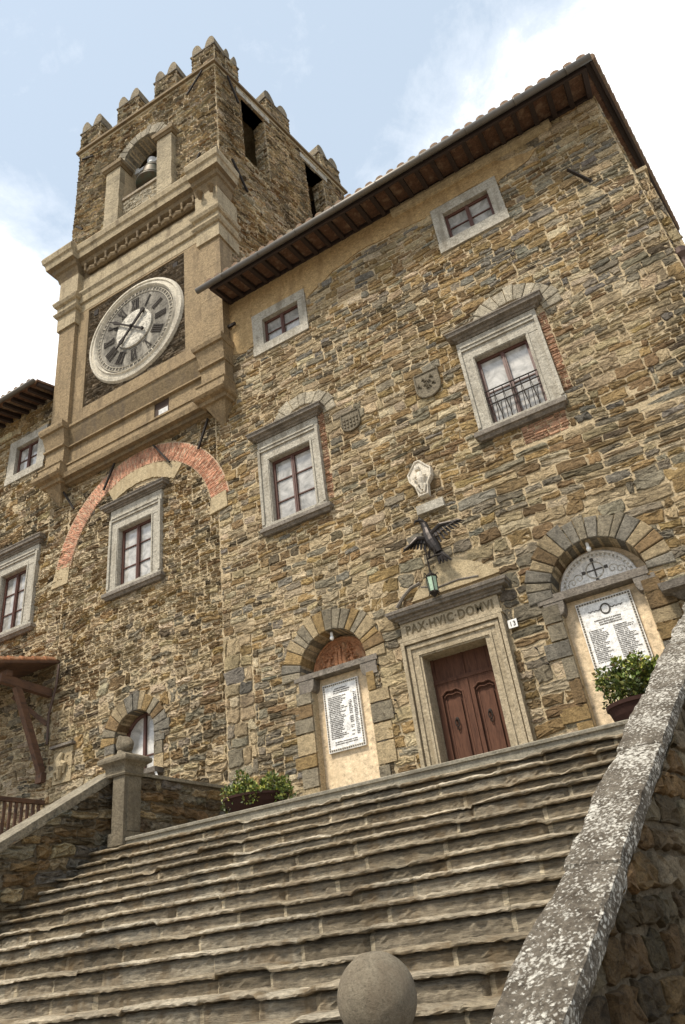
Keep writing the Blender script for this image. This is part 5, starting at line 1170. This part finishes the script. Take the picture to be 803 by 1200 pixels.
# bronze eagle, one continuous cast
def eagle():
    m = MB(); c = Vector((-4.0, Y0 - .3, 8.05)); dv = Vector((.28, 0, -.62)).normalized()
    pts = [(-4.2, 8.62, .03), (-4.17, 8.56, .06), (-4.12, 8.47, .07), (-4.1, 8.36, .075), (-4.08, 8.22, .115), (-4.04, 8.05, .13), (-3.98, 7.9, .11), (-3.94, 7.78, .075)]
    m.tube([(a, Y0 - .28, b) for a, b, r in pts], [r for *_, r in pts], 12)
    m.tube([(-4.18, Y0 - .3, 8.58), (-4.26, Y0 - .36, 8.56), (-4.3, Y0 - .37, 8.5)], [.035, .025, .006], 7)
    m.tube([(-4.2, Y0 - .26, 8.64), (-4.22, Y0 - .22, 8.72)], [.03, .008], 6)
    def wing(root, tip, n, L, sgn):
        R0 = Vector(root); T0 = Vector(tip)
        m.tube([tuple(R0), tuple(R0 * .6 + T0 * .4 + Vector((0, -.04, .07))), tuple(T0)], [.06, .045, .015], 8)
        for i in range(n):
            t = (i + .5) / n; p = R0 * (1 - t) + T0 * t + Vector((0, 0, .06 * math.sin(PI * t))); l = L * (1 - .55 * t); dn = Vector((sgn * (.15 + .75 * t), .02, -1 + .55 * t)).normalized()
            sx = Vector((1, 0, 0)) * .034
            q0 = p + dn * l; m.hexa([tuple(p - sx + Vector((0, .02, 0))), tuple(p + sx + Vector((0, .02, 0))), tuple(p + sx + Vector((0, -.01 - .01 * (i % 2), 0))), tuple(p - sx + Vector((0, -.01 - .01 * (i % 2), 0))),
                                             tuple(q0 - sx * .5 + Vector((0, .02, 0))), tuple(q0 + sx * .5 + Vector((0, .02, 0))), tuple(q0 + sx * .5 + Vector((0, .0, 0))), tuple(q0 - sx * .5 + Vector((0, .0, 0)))])
            q1 = p + dn * l * .5 + Vector((0, -.03, 0)); m.hexa([tuple(p - sx), tuple(p + sx), tuple(p + sx + Vector((0, -.04, 0))), tuple(p - sx + Vector((0, -.04, 0))), tuple(q1 - sx * .8), tuple(q1 + sx * .8), tuple(q1 + sx * .8 + Vector((0, -.015, 0))), tuple(q1 - sx * .8 + Vector((0, -.015, 0)))])
    wing((-4.02, Y0 - .3, 8.2), (-3.38, Y0 - .42, 8.22), 10, .3, 1); wing((-4.14, Y0 - .28, 8.16), (-4.50, Y0 - .5, 7.98), 8, .24, -1)
    for i, a in enumerate((-.12, -.04, .04, .12)):
        m.tube([(-3.96, Y0 - .27, 7.82), (-3.9 + a * .5, Y0 - .27, 7.68), (-3.86 + a, Y0 - .26, 7.56)], [.05, .045, .02], 6)
    for s in (-.06, .06): m.tube([(-4.02 + s, Y0 - .3, 7.95), (-4.05 + s, Y0 - .36, 7.82), (-4.07 + s, Y0 - .33, 7.72)], [.05, .03, .02], 7)
    m.tube([(-4.0, Y0 - .2, 8.1), (-4.0, Y0 + .02, 8.1)], .04, 8)
    m.tube([(-4.2, Y0 - .3, 7.72), (-4.0, Y0 - .34, 7.72), (-3.9, Y0 - .3, 7.72)], .02, 6)
    return m
eg = eagle(); eg.v = [v + np.array([.06, 0, -.1]) for v in eg.v]
eg.build('eagle_sculpture', 'bronze', None, label='dark bronze eagle with spread wings fixed to the wall above the door', cat='sculpture')
lan = thing('lantern', (-4.2, Y0 - .35, 7.05), 'small green glass lantern hanging on a chain below the bronze eagle', 'lantern'); lx, ly = -4.10, Y0 - .38
m = MB(); m.lathe([(.085, .0), (.1, .28)], (lx, ly, 6.91), 6); m.build('lantern_glass', 'greenglass', lan)
m = MB()
for k in range(6):
    a = k * PI / 3; m.bar((lx + .088 * math.cos(a), ly + .088 * math.sin(a), 6.89), (lx + .104 * math.cos(a), ly + .104 * math.sin(a), 7.20), .014)
    m.tube([(lx + .09 * math.cos(a), ly + .09 * math.sin(a), 7.21), (lx + .14 * math.cos(a), ly + .14 * math.sin(a), 7.26), (lx + .15 * math.cos(a), ly + .15 * math.sin(a), 7.21)], .01, 5); m.tube([(lx + .08 * math.cos(a), ly + .08 * math.sin(a), 6.90), (lx + .11 * math.cos(a), ly + .11 * math.sin(a), 6.85)], .01, 5)
m.lathe([(.1, 0), (.11, .02), (.07, .07), (.03, .1)], (lx, ly, 7.19), 12); m.lathe([(.02, -.08), (.05, -.04), (.09, 0), (.09, .02)], (lx, ly, 6.88), 12); m.build('lantern_cage', 'iron', lan)
m = MB()
for k in range(12): z = 7.30 + k * .042; m.lathe([(.018, -.018), (.02, 0), (.018, .018)], (lx, ly, z), 6) if k % 2 else m.box(lx - .006, lx + .006, ly - .018, ly + .018, z - .022, z + .022)
m.build('chain', 'iron', lan)
# carved shields
def shield(x, z, w, h, label, seed, tower_mark=False):
    r = np.random.default_rng(seed); t = thing('stone_shield', (x, Y0, z - h / 2), label, 'stone shield'); m = MB()
    P = [(x - w / 2, z + h / 2), (x - w / 2, z - h * .1)] + [(x + w / 2 * math.cos(a), z - h * .1 + h * .42 * math.sin(a)) for a in np.linspace(PI, 2 * PI, 14)] + [(x + w / 2, z + h / 2)]
    m.prism(P, Y0 - .06, Y0 + .02); m.build('field', 'pier', t)
    m = MB(); m.tube([(a, Y0 - .065, b) for a, b in P + [P[0]]], .022, 6)
    m.build('rim', 'pier', t); m = MB()
    m.box(x - w * .41, x + w * .41, Y0 - .058, Y0 - .055, z - h * .32, z + h * .3)
    if tower_mark:
        for j in range(3):
            for i in range(5): m.box(x - w * .4 + i * w * .18, x - w * .4 + i * w * .18 + w * .1, Y0 - .09, Y0 - .05, z - h * .3 + j * h * .2, z - h * .3 + j * h * .2 + h * .1)
    else:
        for i in range(16): a = r.uniform(0, 2 * PI); rr = r.uniform(0, w * .36); cx, cz = x + rr * math.cos(a), z + rr * math.sin(a); m.tube([(cx - .05, Y0 - .06, cz), (cx, Y0 - .09, cz + .03), (cx + .04, Y0 - .06, cz - .03)], [.012, .022, .01], 6)
    m.build('charge', 'pier', t); return t
shield(-3.4, 11.78, .56, .66, 'carved stone shield on the wall left of the railed window', 1)
shield(-5.37, 11.74, .46, .5, 'small stone shield with toothed bars right of the brick-edged window', 2, True)
# relief in a small frame, low on the left
t = thing('wall_relief', (-14.05, Y0, 5.55), 'worn stone figure relief under a little ledge left of the arched window', 'relief')
m = MB(); m.box(-14.35, -13.75, Y0 - .04, Y0 + .02, 5.5, 6.3); m.build('panel', 'plaster_pale', t)
m = MB(); m.box(-14.42, -13.68, Y0 - .14, Y0 + .02, 6.32, 6.38); m.build('ledge', 'cornice', t)
m = MB(); m.tube([(-14.05, Y0 - .06, 6.18), (-14.12, Y0 - .1, 6.0), (-14.02, Y0 - .11, 5.85), (-14.1, Y0 - .08, 5.6)], [.05, .09, .1, .05], 10); m.tube([(-14.1, Y0 - .08, 6.0), (-13.9, Y0 - .1, 5.9), (-13.95, Y0 - .08, 5.7)], [.05, .05, .03], 8); m.tube([(-14.05, Y0 - .08, 5.8), (-14.25, Y0 - .09, 5.75), (-14.2, Y0 - .07, 5.58)], [.05, .04, .03], 8)
m.build('carved_figure', 'plaster_pale', t)
# house number
t = thing('number_sign', (-2.92, Y0 - .05, 5.9), 'small white number sign reading 13 beside the door frame', 'sign')
m = MB(); m.box(-2.985, -2.82, Y0 - .075, Y0 - .055, 5.915, 6.065); m.build('sign_plate', 'white', t)
put_text('number', '13', .12, -2.903, Y0 - .078, 5.95, 'ink', t, .09)
# white pipe over the small sill
m = MB(); m.tube([(-11.05, Y0 - .22, 5.22), (-10.95, Y0 - .2, 5.0), (-10.72, Y0 - .16, 4.62)], .025, 8); m.build('white_pipe', 'white', None, label='thin white pipe slanting down from the arched window sill', cat='pipe')
# neighbouring doorway, half behind the coping
t = thing('side_doorway', (.3, Y0, LAND), 'stone door frame with dark cornice partly hidden behind the right coping', 'doorway')
m = MB(); m.profile([(5.55, .08), (5.6, .14), (5.66, .2), (5.7, .32), (5.82, .35), (5.86, 0)], -.1, 1.2, rl=1, rr=1); m.build('door_cornice', 'cornice', t)
m = MB(); m.box(-.08, .14, Y0 - .1, Y0 + .05, LAND, 5.55); m.box(.96, 1.18, Y0 - .1, Y0 + .05, LAND, 5.55); m.box(.14, .96, Y0 - .1, Y0 + .05, 5.25, 5.55); m.build('frame', 'trim', t)
m = MB(); m.box(.14, .96, Y0 - .07, Y0 - .02, LAND, 5.25); m.build('door', 'oldwood', t)

# ------------------------------------------------------------------ ground, sky, light, camera
m = MB(); m.add([(-300, -300, 0), (300, -300, 0), (300, 300, 0), (-300, 300, 0)], [(0, 1, 2, 3)]); g = m.build('ground', 'ground', None); g['kind'] = 'structure'

def dirv(az, el): return Vector((math.sin(az) * math.cos(el), math.cos(az) * math.cos(el), math.sin(el)))
AZ, EL = R(-164), R(58)
sd = dirv(AZ, EL)
L = bpy.data.lights.new('sun', 'SUN'); L.energy = 3.8; L.angle = R(9); L.color = (1, .92, .79)
lo = bpy.data.objects.new('sun', L); COL.objects.link(lo); lo.rotation_euler = sd.to_track_quat('Z', 'Y').to_euler()
W = bpy.data.worlds.new('World'); SC.world = W; W.use_nodes = True; nt = W.node_tree; nt.nodes.clear()
wo = nt.nodes.new('ShaderNodeOutputWorld'); bg = nt.nodes.new('ShaderNodeBackground'); nt.links.new(bg.outputs[0], wo.inputs[0])
sky = nt.nodes.new('ShaderNodeTexSky'); sky.sky_type = 'NISHITA'; sky.sun_disc = False; sky.sun_elevation = EL; sky.sun_rotation = AZ; sky.altitude = 500; sky.air_density = 1.0; sky.dust_density = 2.2
bg.inputs['Strength'].default_value = .13
tc = nt.nodes.new('ShaderNodeTexCoord'); co = tc.outputs['Generated']
mp = N(nt, 'ShaderNodeMapping', i_Scale=(1, 1, 1.6)); nt.links.new(co, mp.inputs[0]); cv = mp.outputs[0]
n1 = noise(nt, cv, 2.6, 10, .66, .5); n2 = noise(nt, cv, 9, 9, .68, .4)
def lobe(az, el, lo_, hi):
    d = dirv(R(az), R(el)); dp = N(nt, 'ShaderNodeVectorMath', operation='DOT_PRODUCT'); nt.links.new(co, dp.inputs[0]); dp.inputs[1].default_value = d
    mr = N(nt, 'ShaderNodeMapRange'); mr.interpolation_type = 'SMOOTHSTEP'; nt.links.new(dp.outputs['Value'], mr.inputs[0]); mr.inputs[1].default_value = math.cos(R(lo_)); mr.inputs[2].default_value = math.cos(R(hi)); return mr.outputs[0]
LOBES = []
dens = math_(nt, 'ADD', math_(nt, 'MULTIPLY', n1, .75), math_(nt, 'MULTIPLY', n2, .35))
for (az, el, a, b, w) in ((15, 45, 15, 3, .31), (-1, 57, 7, 1, .16), (-61, 41, 14, 3, .27), (-40, 60, 26, 8, -.16), (-9, 66, 14, 5, -.06)):
    dens = math_(nt, 'ADD', dens, math_(nt, 'MULTIPLY', lobe(az, el, a, b), w))
cov = ramp(nt, dens, [(.42, 0.), (.56, .22), (.66, .6), (.82, 1.)])
veil = mix(nt, sky.outputs[0], (4.7, 5.5, 6.25), .65)
c = mix(nt, veil, (9.9, 9.8, 9.7), cov)
nt.links.new(c, bg.inputs['Color'])

cam = bpy.data.cameras.new('camera'); co_ = bpy.data.objects.new('camera', cam); COL.objects.link(co_)
Rv = Vector((0.85681784, 0.5017201, -0.11891229)); Uv = Vector((0.34784285, -0.39220065, 0.85157736)); Fv = Vector((-0.380616, 0.77100947, 0.51056426))
M = Matrix((Rv, Uv, -Fv)).transposed().to_4x4(); M.translation = Vector((0, 0, EYE)); co_.matrix_world = M
cam.sensor_fit = 'VERTICAL'; cam.sensor_height = 36; cam.lens = 840.54 / 1200 * 36; cam.clip_end = 2000; cam.clip_start = .05
SC.camera = co_
SC.view_settings.view_transform = 'Standard'; SC.view_settings.look = 'None'; SC.view_settings.gamma = 1; SC.view_settings.exposure = 0.46; SC.view_settings.use_curve_mapping = False
